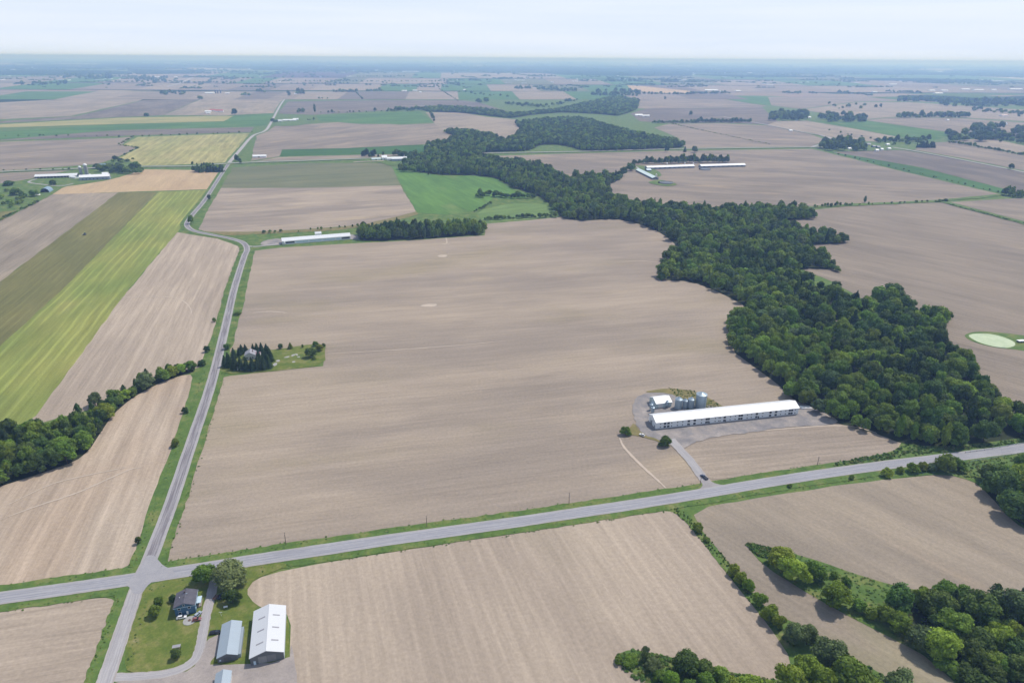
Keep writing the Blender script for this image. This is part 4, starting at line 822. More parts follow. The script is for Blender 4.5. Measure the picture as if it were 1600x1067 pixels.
# farms and hedges in the middle distance
row((1425,492),(1486,499),14,11,0.9,1.5); row((1370,476),(1425,484),10,20,1.0,3); row((1285,418),(1308,424),7,9,0.8,1.0); row((1250,382),(1320,379),20,11,1.0,1.0); row((1205,346),(1272,341),18,12,1.0,1.0); row((1262,417),(1225,427),8,12,1.0,1.0)
row((1545,625),(1600,655),12,16,1.1,2,('dark','mid','grey')); row((1040,404),(1034,434),8,11,1.0,2); row((1142,505),(1142,545),8,15,1.0,2,('mid','bright'))
row((868,339),(760,344),26,7,0.9,1.0); row((745,307),(835,310),18,9,0.9,2); row((742,331),(765,320),8,5,0.7,1); row((895,283),(975,277),20,9,1.1,2.5); row((856,269),(890,281),9,5,0.9,1.0)
row((158,266),(222,268),16,10,0.8,4); clump(188,222,262,274,10,10,0.85); row((152,262),(205,252),8,6,0.7,3); clump(150,190,262,275,8,9,0.8)
clump(303,346,266,270,30,7,1.4,('conifer', 'dark'), 'conifer'); row((303,269),(345,268),14,9,1.0,1,('dark', 'mid')); row((370,252),(376,256),4,6,1.2,1)
clump(0,40,300,325,14,8,0.7,('mid', 'bright', 'dark')); row((0,345),(60,316),18,4,0.8,0.8); row((205,216),(187,226),8,3,0.8,.5); row((190,228),(216,232),8,3,0.8,.5); row((216,232),(185,248),8,3,0.8,.5)
row((990,257),(1010,256),7,5,1.3,.6); row((1010,256),(1138,254),62,5.5,1.7,0.6,('dark', 'mid', 'grey')); clump(980,995,258,266,6,7,0.9)
row((470,362),(560,354),9,3,1.2,0.6); row((412,365),(440,363),4,5,0.8,0.5); row((1272,324),(1330,321),12,4,1.2,0.5); row((1330,321),(1465,315.5),12,3,0.9,0.4); row((1463,316),(1480,314),5,4,0.8,.4); row((1480,319),(1600,350),40,3,0.5,.5)
row((1567,306),(1600,309),16,7,1.3,2.5); row((1290,237),(1566,303),26,2.6,0.9,.6); row((1482,223),(1600,243),34,4.0,1.0,.8); row((1547,217),(1640,231),26,5,1.3,1.2)
clump(1283,1352,226,236,52,9,1.1); clump(1300,1330,222,228,14,8,1.2); row((1370,223),(1450,221),26,6,1.2,1.2); row((1432,231),(1460,231),14,6,1.6,0.6,('conifer',), 'conifer'); clump(1390,1440,224,228,8,5,1.0); row((1340,228),(1352,236),5,8,1.1)
clump(1480,1600,212,222,46,10,0.9); clump(1520,1640,200,214,50,11,0.9); clump(1200,1260,180,189,48,9,0.9); clump(1268,1350,184,191.5,52,8,0.9); clump(1290,1320,178,184,12,6,1.0); row((1404,184),(1512,184),44,6,1.2,1.2); row((1450,180),(1500,180),12,5,1.0,1)
row((1020,193),(1085,192),24,4,0.9,.5); row((1080,192),(1172,191.5),40,4.5,1.2,.6); row((1048,194),(1200,226),40,2.2,0.6,.4); clump(1587,1595,180,184,4,5,1.0); row((1380,222),(1300,205),8,3,0.8,1)
row((605,174),(655,173),20,5,1.1,.7); row((672,176),(678,190),7,5,1.0,.8); clump(464,475,174,177,8,5,1.2); row((500,177),(655,174),16,2.5,1.0,.4); clump(745,764,158,161.5,10,6,1.1); row((790,164),(845,168),14,6,0.9,1.5)
clump(566,600,243,247,12,6,1.3,('dark', 'conifer')); clump(612,652,243,247,18,6,1.2); clump(640,660,246,252,10,8,1.0); row((576,245),(592,245),4,3,1.8,.5,('conifer',), 'conifer'); row((425,190),(432,192),4,5,1.0); clump(798,825,232,238,9,7,1.1)
clump(625,700,252,270,60,9,1.0,('dark', 'mid', 'mid')); row((480,189),(492,189),3,3,1)
clump(464,480,144,148,8,5,1.0); row((402,144),(415,145),5,5,1.0); row((521,144.5),(557,144.5),20,4.5,0.9,.4); row((575,143),(596,143),8,4,0.9,.4); row((497,155),(510,155),3,3,1); row((557,146),(566,155),10,2.5,0.8,.4); row((687,140),(715,158),18,2.2,0.7,.5); row((452,150),(450,147),3,4,1.4)
row((806,139),(827,140),10,4,0.9,.6); row((840,140),(900,143),30,4.5,0.9,1.2); clump(925,1000,143,151,60,5.5,0.9); row((965,147),(1078,148),30,4,0.9,1); clump(947,1010,126,128.5,26,4.5,0.9); row((1033,128),(1060,129),12,4.5,0.9,.5); row((1080,147),(1140,146),22,4,0.8,1)
clump(1400,1470,156,160,36,6,0.9); clump(1465,1600,160,168,66,7,0.9); row((1385,144),(1440,146),18,4,0.9,.6); row((1520,173),(1600,178),26,5,1.0,2); row((1309,145),(1360,150),18,4,.8,.5); row((1225,146),(1250,147),10,4,.8,.4); row((1265,146),(1275,147),4,4,.8,.4); clump(1290,1380,163,172,14,4,1.1)
clump(250,290,145,149,18,5,0.9); row((282,139),(315,139),16,4,0.7,.4); clump(376,390,148,150,6,6,0.8); row((700,128),(400,128),60,2.2,0.9,.4); clump(212,262,122,131,44,4.5,0.9); row((187,120),(215,121),8,4,0.8,1); clump(100,185,118,124,44,5,0.9); clump(30,110,130,134,20,5,.9); row((350,132),(368,131),6,4,0.8)
row((313,155),(314,156),2,6,.6); row((187,215),(390,207.5),14,2.4,.9,.4); row((-20,213),(185,213),14,2.4,.9,.4); row((-20,268),(110,265),10,2.4,.8,.5); row((720,145),(790,152),10,4,0.8,1.5); row((850,168),(900,158),14,5,.9,2)
# dense random hedgerow trees over the far plain
for i in range(620):
    py = 98+40*wr.random()**1.3; px = wr.uniform(-20, 1620); g = G(px, py); n = wr.choice((1, 3, 8, 14, 20, 28)); a = R(17)+wr.choice((0, math.pi/2))+wr.uniform(-.1, .1)
    for j in range(n):
        w = wr.uniform(8, 15)*max(1.0, 3.2*mpp(g)/12.0); BULK.append((g[0]+math.cos(a)*w*0.8*j, g[1]+math.sin(a)*w*0.8*j, 0.0, w, w*wr.uniform(0.4, 0.8), 'broad', wr.choice(['dark', 'dark', 'mid'])))
LODS = {}
for kind in ('broad', 'conifer', 'poplar', 'shrub'):
    LODS[kind] = {0: [crown(kind, 620, 300+i, 0.050) for i in range(6)], 1: [crown(kind, 150, 400+i, 0.095) for i in range(4)], 2: [crown(kind, 26, 500+i, 0.16) for i in range(3)]}
def bulk_mesh(name, recs, seed):
    r = np.random.default_rng(seed); TT, KK, CC = [], [], []
    for (x, y, z, w, h, kind, lf) in recs:
        d = depth((x, y, 0)); lod = 0 if w/d*FOC > 10 else (1 if w/d*FOC > 5.5 else 2)
        t, kk = LODS[kind][lod][r.integers(len(LODS[kind][lod]))]
        a = r.uniform(0, 6.283); ca, sa = math.cos(a), math.sin(a)
        w1, w2 = w*r.uniform(0.82, 1.2), w*r.uniform(0.82, 1.2); q = t@np.array([[ca*w1, sa*w1, 0], [-sa*w2, ca*w2, 0], [0, 0, h]]); q = q+np.array([x, y, z])
        c = np.array(COLS[lf])*r.uniform(0.78, 1.22)*np.array([r.uniform(0.88, 1.14), 1.0, r.uniform(0.9, 1.1)])
        TT.append(q); KK.append(kk); CC.append(np.repeat(c[None], len(t), 0))
    me = tri_mesh(name, np.concatenate(TT), np.concatenate(KK), np.concatenate(CC)); me.materials.append(LEAF_ATTR)
    return me
near_b = [b_ for b_ in BULK if depth(b_) < 1700]; far_b = [b_ for b_ in BULK if depth(b_) >= 1700]
tag(link('woodland', bulk_mesh('woodland', near_b, 1)), 'mass of further trees in the woods and hedges', 'woodland', kind='stuff')
tag(link('distant_woodland', bulk_mesh('distant_woodland', far_b, 2)), 'distant trees of far woods and hedges fading into haze', 'woodland', kind='stuff')
print('bulk trees', len(near_b), len(far_b), 'single candidates', len(IND))

# --- far woods that read as one dark mass
def canopy(recs, cell_px):
    V, F = [], []; r = np.random.default_rng(9)
    for poly, hh in recs:
        g = [G(*p) for p in poly]; f = inside(g); x0, x1 = min(p[0] for p in g), max(p[0] for p in g); y0, y1 = min(p[1] for p in g), max(p[1] for p in g)
        c = max(18.0, mpp(g[0])*cell_px); nx, ny = min(220, int((x1-x0)/c)+1), min(220, int((y1-y0)/c)+1); cx, cy = (x1-x0)/nx, (y1-y0)/ny
        I, J = np.meshgrid(np.arange(nx+1), np.arange(ny+1)); X = x0+I*cx+r.uniform(-.3, .3, I.shape)*cx; Y = y0+J*cy+r.uniform(-.3, .3, I.shape)*cy
        ins = f(X, Y); Z = np.where(ins, hh*r.uniform(0.7, 1.25, I.shape), -1.3); n0 = len(V)
        V += list(zip(X.ravel().tolist(), Y.ravel().tolist(), Z.ravel().tolist()))
        for j in range(ny):
            for i in range(nx):
                if ins[j, i] or ins[j+1, i] or ins[j, i+1] or ins[j+1, i+1]:
                    a = n0+j*(nx+1)+i; F.append((a, a+1, a+nx+2, a+nx+1))
    me = bpy.data.meshes.new('far_forest'); me.from_pydata(V, [], F); me.update(); return me
far_polys = [([(650,106),(720,105),(800,104),(900,108),(1000,112.5),(1082,116),(1080,119.5),(950,119.5),(880,117.5),(800,112.5),(720,110.5),(660,110)], 16),
    ([(560,103),(650,103),(720,107),(700,109),(600,108)], 16), ([(1085,118),(1200,119),(1290,121),(1290,122),(1150,121)], 15), ([(1400,152),(1460,152),(1600,160),(1600,164),(1470,160)], 12),
    ([(0,113),(90,111),(180,112),(205,114),(190,117),(60,118),(0,118)], 15), ([(200,110),(262,111),(330,111),(300,116),(215,117)], 14), ([(186,100),(300,101.5),(390,102),(380,104),(250,105),(180,104)], 15), ([(1225,109),(1400,112),(1600,119),(1600,121.5),(1400,116),(1250,112)], 14),
    ([(1060,104.5),(1200,107),(1150,108),(1070,106.5)], 15), ([(1310,124),(1450,124),(1580,130),(1480,130)], 12)]
fr = random.Random(5)
for i in range(330):
    py = 90.3+16*fr.random()**1.2; px = fr.uniform(-60, 1660); y_ = py+(px-0)*0.0065; w = fr.uniform(25, 140); t_ = fr.uniform(0.5, 1.5)*(0.3+(py-89)/18)
    far_polys.append(([(px, y_), (px+w*0.5, y_-t_*0.25+w*0.003), (px+w, y_+w*0.0065), (px+w*0.9, y_+t_+w*0.006), (px+w*0.1, y_+t_)], 16))
mfw = plain('far_canopy', (0.030, 0.052, 0.022), 1.0, spec=0.0, scale=0.01)
tag(link('far_forest', canopy(far_polys, 1.3), mfw), 'bands of blue-green forest near the hazy horizon', 'forest', kind='stuff')

# --- rough grass and weeds standing on verges and banks
def tufts(name, spots, seed):
    r = np.random.default_rng(seed); TT, KK, CC = [], [], []
    pr = [crown('shrub', 16, 700+i, 0.17) for i in range(4)]
    for x, y, w, h in spots:
        t, kk = pr[r.integers(4)]; a = r.uniform(0, 6.283); ca, sa = math.cos(a), math.sin(a)
        TT.append(t@np.array([[ca*w, sa*w, 0], [-sa*w, ca*w, 0], [0, 0, h]])+np.array([x, y, 0.22])); KK.append(kk)
        c = np.array([(0.090, 0.165, 0.034), (0.120, 0.190, 0.042), (0.17, 0.20, 0.065), (0.070, 0.130, 0.030)][r.integers(4)])*r.uniform(0.8, 1.2); CC.append(np.repeat(c[None], len(t), 0))
    me = tri_mesh(name, np.concatenate(TT), np.concatenate(KK), np.concatenate(CC)); me.materials.append(LEAF_ATTR); return me
spots = []
ROADPTS = np.array([(p.x, p.y) for L_ in (main_line, dense(side_line, 3), south_line, drive_line, hd) for p in dense(L_, 3)])
def verge_tufts(line, off0, off1, dens, hmax=0.7):
    for a, b_ in zip(line[:-1], line[1:]):
        t = (b_-a); L = t.length
        if L < 1e-6: continue
        nr = Vector((-t.y, t.x))/L
        for _ in range(int(L*dens+wr.random())):
            p = a+t*wr.random(); o_ = wr.uniform(off0, off1)*wr.choice((1, -1)); q = p+nr*o_
            if abs(q.x) < 900: spots.append((q.x, q.y, wr.uniform(0.5, 1.3), wr.uniform(0.15, hmax)))
verge_tufts(main_line, 6.5, 11.5, 1.0, 0.32); verge_tufts(side_line[:int(len(side_line)*0.75)], 6.0, 10.2, 0.8, 0.4); verge_tufts(south_line, 6.0, 8.5, 0.9, 0.5); verge_tufts(hedge_line, 0, 2.6, 2.5, 1.1)
def area_tufts(poly, n, wmax, hmax):
    g = [G(*p) for p in poly]; f = inside(g); xs = [p[0] for p in g]; ys = [p[1] for p in g]
    X = rng.uniform(min(xs), max(xs), n); Y = rng.uniform(min(ys), max(ys), n); k = f(X, Y)
    for x, y in zip(X[k], Y[k]): spots.append((x, y, wr.uniform(0.6, wmax), wr.uniform(0.25, hmax)))
area_tufts([(1164,851),(1215,858),(1285,878),(1325,893),(1400,916),(1470,928),(1470,1040),(1430,1016),(1350,975),(1280,938),(1192,882)], 1500, 1.6, 0.5)
area_tufts([(962,1023),(985,1014),(1020,1020),(1085,1035),(1150,1052),(1220,1065),(1280,1040),(1260,985),(1300,1010),(1400,1065),(1400,1090),(1020,1090),(970,1042)], 2600, 2.2, 1.2)
area_tufts([(1300,724),(1400,705),(1412,694),(1450,699),(1520,696),(1600,686),(1600,697),(1400,718),(1300,733)], 2200, 2.6, 1.5)
area_tufts([(1440,735),(1520,721),(1620,707),(1620,740),(1540,765),(1520,752),(1480,741)], 900, 2.0, 1.0)
area_tufts([(1045,606),(1090,612),(1125,632),(1140,643),(1075,642),(1060,625)], 500, 1.4, 0.8)
area_tufts([(1165,849),(1205,858),(1200,872),(1185,868)], 700, 3.0, 1.8)
SP = np.array([(q[0], q[1]) for q in spots]); ok = np.ones(len(SP), bool)
for i0 in range(0, len(SP), 500): ok[i0:i0+500] = np.min(np.linalg.norm(SP[i0:i0+500, None]-ROADPTS[None], axis=2), axis=1) > 6.2
spots = [q for q, k_ in zip(spots, ok) if k_]
tag(link('rough_grass', tufts('rough_grass', spots, 4)), 'rough grass and weeds along verges and banks', 'grass', kind='stuff')

# ================================================================== BUILDINGS
ZB = 0.25
def gable(name, label, cat, px, py, L, W, eave, ridge, deg, wall, roof, over=0.5, group=None, gx=None, z=ZB, along='x'):
    """gabled building; origin at its corner nearest the photo point, x along the front, y into the depth, ridge along x or y"""
    g = gx if gx is not None else G(px, py)
    o = thing(name, label, cat, (g[0], g[1], z), R(deg), group)
    if along == 'x':
        MB().prism([(0, -0.5), (W, -0.5), (W, eave), (W/2, ridge), (0, eave)], 0, L).part('wall', wall, o)
        sl = (ridge-eave)/(W/2); dz = over*sl
        mb = MB()
        mb.prism([(-over, eave-dz+0.02), (W/2, ridge+0.02), (W/2, ridge+0.20), (-over, eave-dz+0.20)], -over, L+over)
        mb.prism([(W/2, ridge+0.021), (W+over, eave-dz+0.021), (W+over, eave-dz+0.20), (W/2, ridge+0.20)], -over, L+over)
        rf = mb.part('roof', roof, o)
        MB().prism([(W/2-0.25, ridge+0.17), (W/2+0.25, ridge+0.17), (W/2, ridge+0.30)], -over-0.02, L+over+0.02).part('ridge_cap', roof, rf)
    else:
        def sw(me):
            n = len(me.v)
            me.v = [(y, x, zz) for x, y, zz in me.v]; me.f = [tuple(reversed(f)) for f in me.f]; return me
        sw(MB().prism([(0, -0.5), (L, -0.5), (L, eave), (L/2, ridge), (0, eave)], 0, W)).part('wall', wall, o)
        sl = (ridge-eave)/(L/2); dz = over*sl; mb = MB()
        mb.prism([(-over, eave-dz+0.02), (L/2, ridge+0.02), (L/2, ridge+0.20), (-over, eave-dz+0.20)], -over, W+over)
        mb.prism([(L/2, ridge+0.021), (L+over, eave-dz+0.021), (L+over, eave-dz+0.20), (L/2, ridge+0.20)], -over, W+over)
        rf = sw(mb).part('roof', roof, o)
        sw(MB().prism([(L/2-0.2, ridge+0.17), (L/2+0.2, ridge+0.17), (L/2, ridge+0.28)], -over-0.02, W+over+0.02)).part('ridge_cap', roof, rf)
    return o
def panel(o, name, x0, x1, z0, z1, mat, y=0.0, d=0.06, frame=None, parent=None):
    """window, door or hatch on the front wall (y = 0 plane)"""
    p = MB().box(x0, x1, y-d, y+0.05, z0, z1).part(name, mat, parent or o)
    if frame:
        mb = MB(); t = 0.09
        mb.box(x0-t, x1+t, y-d-0.03, y, z1, z1+t); mb.box(x0-t, x1+t, y-d-0.03, y, z0-t, z0); mb.box(x0-t, x0, y-d-0.03, y, z0, z1); mb.box(x1, x1+t, y-d-0.03, y, z0, z1)
        mb.part('frame', frame, p)
    return p
def side_panel(o, name, y0, y1, z0, z1, mat, x, d=0.06):
    return MB().box(min(x-0.05, x+d), max(x-0.05, x+d), y0, y1, z0, z1).part(name, mat, o)

# --- long two-storey poultry barn
BL, BW, BE, BR = 116.0, 13.0, 5.5, 8.1
barn = gable('poultry_barn', 'long white two-storey poultry barn with rows of dark fan openings', 'barn', 1024.5, 671, BL, BW, BE, BR, 12.2, M['white_wall'], M['white_roof'], 0.5)
MB().box(-0.04, BL+0.04, -0.05, 0.02, -0.3, 0.30).part('foundation', M['concrete'], barn)
big = [0.060, 0.083, 0.221, 0.262, 0.345, 0.357, 0.470, 0.575, 0.590, 0.697, 0.795, 0.835, 0.935, 0.951]
for f in big:
    x = f*BL
    panel(barn, 'fan_opening', x-0.95, x+0.95, 3.2, 4.8, M['fan_dark'], frame=M['white_trim']); panel(barn, 'fan_opening', x-0.95, x+0.95, 0.65, 2.25, M['fan_dark'], frame=M['white_trim'])
for f in (0.105, 0.145, 0.18, 0.31, 0.405, 0.44, 0.51, 0.545, 0.63, 0.66, 0.74, 0.87, 0.905, 0.975, 0.03, 0.43):
    x = f*BL
    panel(barn, 'window', x-0.42, x+0.42, 3.6, 4.4, M['glass'], frame=M['white_trim']); panel(barn, 'window', x-0.42, x+0.42, 1.1, 1.9, M['glass'], frame=M['white_trim'])
for f in (0.215, 0.352, 0.465, 0.70): panel(barn, 'door', f*BL+1.0, f*BL+1.9, 0.02, 2.0, M['fan_dark'], frame=M['white_trim'])
side_panel(barn, 'door', 2.0, 3.0, 0.05, 2.1, M['fan_dark'], 0.0, -0.06); side_panel(barn, 'window', 5.5, 6.2, 3.6, 4.3, M['glass'], 0.0, -0.06); side_panel(barn, 'window', 9.3, 10.0, 3.6, 4.3, M['glass'], 0.0, -0.06); side_panel(barn, 'door', 7.0, 10.0, 0.05, 2.8, M['grey_door'], 0.0, -0.06)
# white flat-topped ramp and duct at its far end
rg = G(1250, 640); rampo = thing('loading_ramp', 'white concrete loading ramp sloping from the right end of the poultry barn', 'ramp', (rg[0]+1.6, rg[1], ZB), R(12.2))
MB().add([(0,0,0),(9,0,0),(9,4,0),(0,4,0),(0,0,1.4),(9,0,0.12),(9,4,0.12),(0,4,1.4)], [(0,3,2,1),(4,5,6,7),(0,1,5,4),(1,2,6,5),(2,3,7,6),(3,0,4,7)]).part('deck', M['white_trim'], rampo)
MB().box(0,9,-0.15,-0.01,0,0.35).part('kerb', M['concrete'], rampo); MB().box(0,9,4.01,4.15,0,0.35).part('kerb', M['concrete'], rampo)
# --- feed shed and bins behind the barn
fs = gable('feed_shed', 'small white-roofed feed shed with pale walls beside the bins', 'shed', 1025, 638.5, 13.0, 12.0, 4.0, 6.6, 15.0, plain('pale_green_sheet', (0.46, 0.55, 0.55), 0.5), M['white_roof'], 0.4)
panel(fs, 'door', 2.0, 5.2, 0.05, 3.0, M['pale_wall'], frame=M['white_trim']); panel(fs, 'door', 8.6, 9.6, 0.05, 2.1, M['grey_door'])
side_panel(fs, 'door', 3.5, 7.5, 0.05, 3.2, M['lightblue'], 0.0, -0.06); side_panel(fs, 'window', 9.0, 10.0, 1.5, 2.4, M['glass'], 0.0, -0.06)
def bin_(px, py, r, h, label, legs=False, cone=0.32, rings=7):
    g = G(px, py); o = thing('grain_bin', label, 'grain bin', (g[0], g[1], ZB), R(25), 'grain bins behind the poultry barn'); z0 = 1.6 if legs else 0.0
    prof = [(r, z0)]
    for i in range(rings):
        a = z0+(h-z0)*i/rings; b_ = z0+(h-z0)*(i+1)/rings; prof += [(r+0.04, a+0.06), (r+0.04, b_-0.10), (r, b_)]
    MB().lathe(prof, 28).part('shell', M['galv'], o)
    rf = MB().lathe([(r+0.14, h-0.03), (r+0.14, h+0.06), (r*0.55, h+0.06+(r*0.45)*cone*2.0), (0.45, h+0.06+r*cone*1.9)], 28).part('roof', M['galv'], o)
    MB().lathe([(0.42, h+0.05+r*cone*1.9), (0.42, h+0.35+r*cone*1.9), (0.12, h+0.55+r*cone*1.9)], 12).part('filler_cap', M['galv'], rf)
    mb = MB(); mb.box(-0.25, -0.19, -r-0.16, -r-0.1, 0.2, h); mb.box(0.19, 0.25, -r-0.16, -r-0.1, 0.2, h)
    for i in range(int(h/0.45)): mb.box(-0.19, 0.19, -r-0.15, -r-0.11, 0.35+0.45*i, 0.40+0.45*i)
    mb.part('ladder', M['galv'], o)
    if legs:
        MB().lathe([(0.3, 0.7), (r, z0+0.02)], 20).part('hopper', M['galv'], o)
        for i in range(6):
            a = i*math.pi/3; x, y = r*0.94*math.cos(a), r*0.94*math.sin(a); MB().box(x-0.06, x+0.06, y-0.06, y+0.06, 0, z0+0.4).part('leg', M['galv'], o)
    else:
        MB().lathe([(r+0.25, -0.2), (r+0.25, 0.12)], 28).part('concrete_base', M['concrete'], o)
        for i in range(6):
            a = i*math.pi/3+0.3; x, y = r*0.72*math.cos(a), r*0.72*math.sin(a); MB().lathe([(0.22, h+0.2), (0.22, h+0.75), (0.1, h+0.85)], 10, x, y).part('roof_vent', M['galv'], rf)
    return o
bin_(1059.5,637.5,2.8,7.6,'leftmost wide galvanised grain bin beside the feed shed')
bin_(1070,637,2.0,6.2,'smallest grain bin in the middle of the row')
bin_(1079,637.5,2.5,7.6,'grain bin between the smallest and the tallest')
bin_(1094,637,4.1,11.6,'tallest and widest grain bin at the right end of the row', cone=0.17, rings=10)
bin_(1042,637,1.2,5.2,'slim feed bin against the right wall of the feed shed', True, rings=5)
bin_(1017,641,1.25,5.0,'feed bin behind the left corner of the poultry barn', True, rings=5)
bin_(1019.5,646,1.35,5.0,'feed bin nearest the left corner of the poultry barn', True, rings=5)
# --- metal machine sheds by the blue house
sh = gable('machine_shed', 'large machine shed with bright white roof and dark grey gable', 'shed', 392.5, 1040, 14.2, 28.5, 4.3, 6.9, 15.5, M['grey_wall'], M['white_roof_y'], 0.35, along='y')
rfo = [c for c in sh.children if c.name.startswith('roof')][0]
sl = (6.9-4.3)/7.1
for i in range(3):
    for s_ in (0, 1):
        y = 5.5+7.8*i+(0.5 if s_ else 0); x0, x1 = (2.4, 5.6) if s_ == 0 else (9.0, 12.0)
        zf = lambda x: 4.3+sl*(x if x < 7.1 else 14.2-x)+0.215
        MB().add([(x0,y,zf(x0)),(x1,y,zf(x1)),(x1,y+0.7,zf(x1)),(x0,y+0.7,zf(x0)),(x0,y,zf(x0)+.08),(x1,y,zf(x1)+.08),(x1,y+0.7,zf(x1)+.08),(x0,y+0.7,zf(x0)+.08)], [(0,3,2,1),(4,5,6,7),(0,1,5,4),(1,2,6,5),(2,3,7,6),(3,0,4,7)]).part('skylight', M['greyroof'], rfo)
panel(sh, 'sliding_door', 3.3, 6.9, 0.05, 4.0, M['grey_door']); panel(sh, 'sliding_door', 7.1, 10.8, 0.05, 4.0, plain('darker_door', (0.19, 0.19, 0.195), 0.5)); panel(sh, 'door', 1.2, 2.2, 0.05, 2.1, M['lightblue'])
side_panel(sh, 'wall_sheeting', 0.02, 28.4, 0.1, 4.0, plain('pale_grey_sheet', (0.50, 0.55, 0.60), 0.5), 14.2, 0.05)
sh2 = gable('tool_shed', 'narrower shed with blue-grey galvanised roof left of the white-roofed shed', 'shed', 341, 1036.5, 8.4, 20.0, 3.0, 4.6, 15.0, M['grey_wall'], M['steel_roof'], 0.3, along='y')
panel(sh2, 'door', 2.6, 5.8, 0.05, 2.6, plain('charcoal_door', (0.10, 0.105, 0.11), 0.6)); panel(sh2, 'window', 0.7, 1.4, 1.0, 1.7, M['lightblue'])
MB().box(8.45, 9.6, 1.0, 17.5, -0.2, 2.1).part('lean_to', M['steel_roof'], sh2)
sh3 = gable('garden_shed', 'metal-roofed shed cut by the bottom edge below the tool shed', 'shed', 336, 1086, 6.0, 8.5, 2.8, 4.3, 15.0, M['pale_wall'], M['steel_roof'], 0.3, along='y')
panel(sh3, 'door', 2.0, 4.0, 0.05, 2.2, M['grey_door'])
# --- blue farmhouse
hs = gable('farmhouse', 'blue two-storey farmhouse with dark shingle roof by the crossroads', 'house', 275.0, 963.5, 9.0, 9.8, 5.4, 7.2, 16.0, M['blue_wall'], M['shingle'], 0.45, along='y')
for x0, x1, z0, z1 in ((1.5, 2.6, 3.5, 4.7), (6.0, 7.1, 3.5, 4.7), (3.9, 4.8, 5.5, 6.3), (1.6, 2.7, 0.9, 2.1)): panel(hs, 'window', x0, x1, z0, z1, M['glass'], frame=M['white_trim'])
panel(hs, 'door', 4.9, 5.8, 0.05, 2.1, M['white_trim'])
for y0, y1, z0, z1 in ((1.2, 2.3, 3.4, 4.6), (5.0, 6.1, 3.4, 4.6), (7.9, 9.0, 3.4, 4.6), (1.2, 2.4, 0.9, 2.1), (7.9, 9.2, 0.9, 2.1)): side_panel(hs, 'window', y0, y1, z0, z1, M['lightblue'], 9.0)
side_panel(hs, 'door', 5.2, 6.1, 0.05, 2.1, M['white_trim'], 9.0)
for y0, y1, z0, z1 in ((1.5, 2.6, 3.4, 4.6), (7.0, 8.1, 3.4, 4.6)): side_panel(hs, 'window', y0, y1, z0, z1, M['glass'], 0.0, -0.06)
hrf = [c for c in hs.children if c.name.startswith('roof')][0]
MB().box(3.7, 4.3, 7.2, 7.9, 6.5, 8.2).part('chimney', plain('chimney_brick', (0.12, 0.09, 0.085), 0.9), hrf); MB().lathe([(0.12, 6.4), (0.12, 7.5)], 8, 4.1, 4.2).part('vent_pipe', M['fan_dark'], hrf); MB().lathe([(0.14, 6.0), (0.14, 6.9)], 8, 1.9, 5.2).part('vent_pipe', M['white_trim'], hrf); MB().box(4.7, 5.3, 6.0, 6.5, 6.3, 7.5).part('chimney', M['galv'], hrf)
MB().box(-0.42, 9.42, -0.47, -0.451, 4.95, 5.20).part('fascia', M['lightblue'], hs); MB().box(9.46, 9.52, -0.4, 10.2, 4.98, 5.22).part('fascia', M['lightblue'], hrf)
MB().box(9.06, 11.0, 3.6, 8.2, 0.0, 0.55).part('porch', plain('porch_boards', (0.33, 0.28, 0.23), 0.8), hs)
pg = MB()
for y in (3.7, 8.1): pg.box(10.8, 10.95, y-0.07, y+0.07, 0.55, 2.7)
pg.box(9.08, 11.15, 3.5, 8.3, 2.7, 2.86); pg.part('porch_roof', M['lightblue'], hs)
# --- roadside house among conifers
rh = gable('roadside_house', 'grey-roofed house half hidden in dark conifers by the side road', 'house', 383, 563, 9.0, 9.0, 4.2, 6.8, 14.0, M['pale_wall'], M['greyroof'], 0.4, along='y')
for x in (1.3, 6.2): panel(rh, 'window', x, x+1.2, 1.2, 2.5, M['glass'], frame=M['white_trim'])
panel(rh, 'door', 4.0, 5.0, 0.05, 2.1, M['brown']); MB().box(6.5, 7.1, 4, 4.7, 5, 7.6).part('chimney', M['brown'], rh)
rg2 = gable('garage', 'small reddish-roofed garage right of the hidden roadside house', 'garage', 395, 561, 6.5, 7.0, 3.0, 4.6, 14.0, M['far_white'], plain('dusty_red_roof', (0.28, 0.17, 0.17), 0.7), 0.3)
panel(rg2, 'door', 1.0, 4.6, 0.05, 2.4, M['white_trim'])
rs = gable('garden_shed', 'tiny pale shed under the conifers in front of the roadside house', 'shed', 371, 579.5, 4.5, 3.5, 2.2, 3.1, 14.0, M['far_white'], M['greyroof'], 0.2)
panel(rs, 'door', 1.7, 2.6, 0.05, 1.9, M['grey_door'])
for i, pp in enumerate(([(443,559),(449,557),(453,556.5),(451,559),(445,559.5)], [(454,556),(459,553.5),(463,554),(457,557.5)], [(460,553.5),(465,553),(466,556),(463,555.5)], [(456,565.5),(460,564),(462,566),(459,567),(456.5,566.5)], [(430,564),(436,562),(438,564),(434,566)], [(426,569),(430,567),(434,570),(428,573)], [(428,567.5),(433,567),(433,569),(429,569)], [(463,557.5),(469,557),(468,559.5)])):
    sheet('pale_garden_bed', pp, 0.30+0.003*i, M['concrete'], chaikin=2, step=2, amp=0.1)
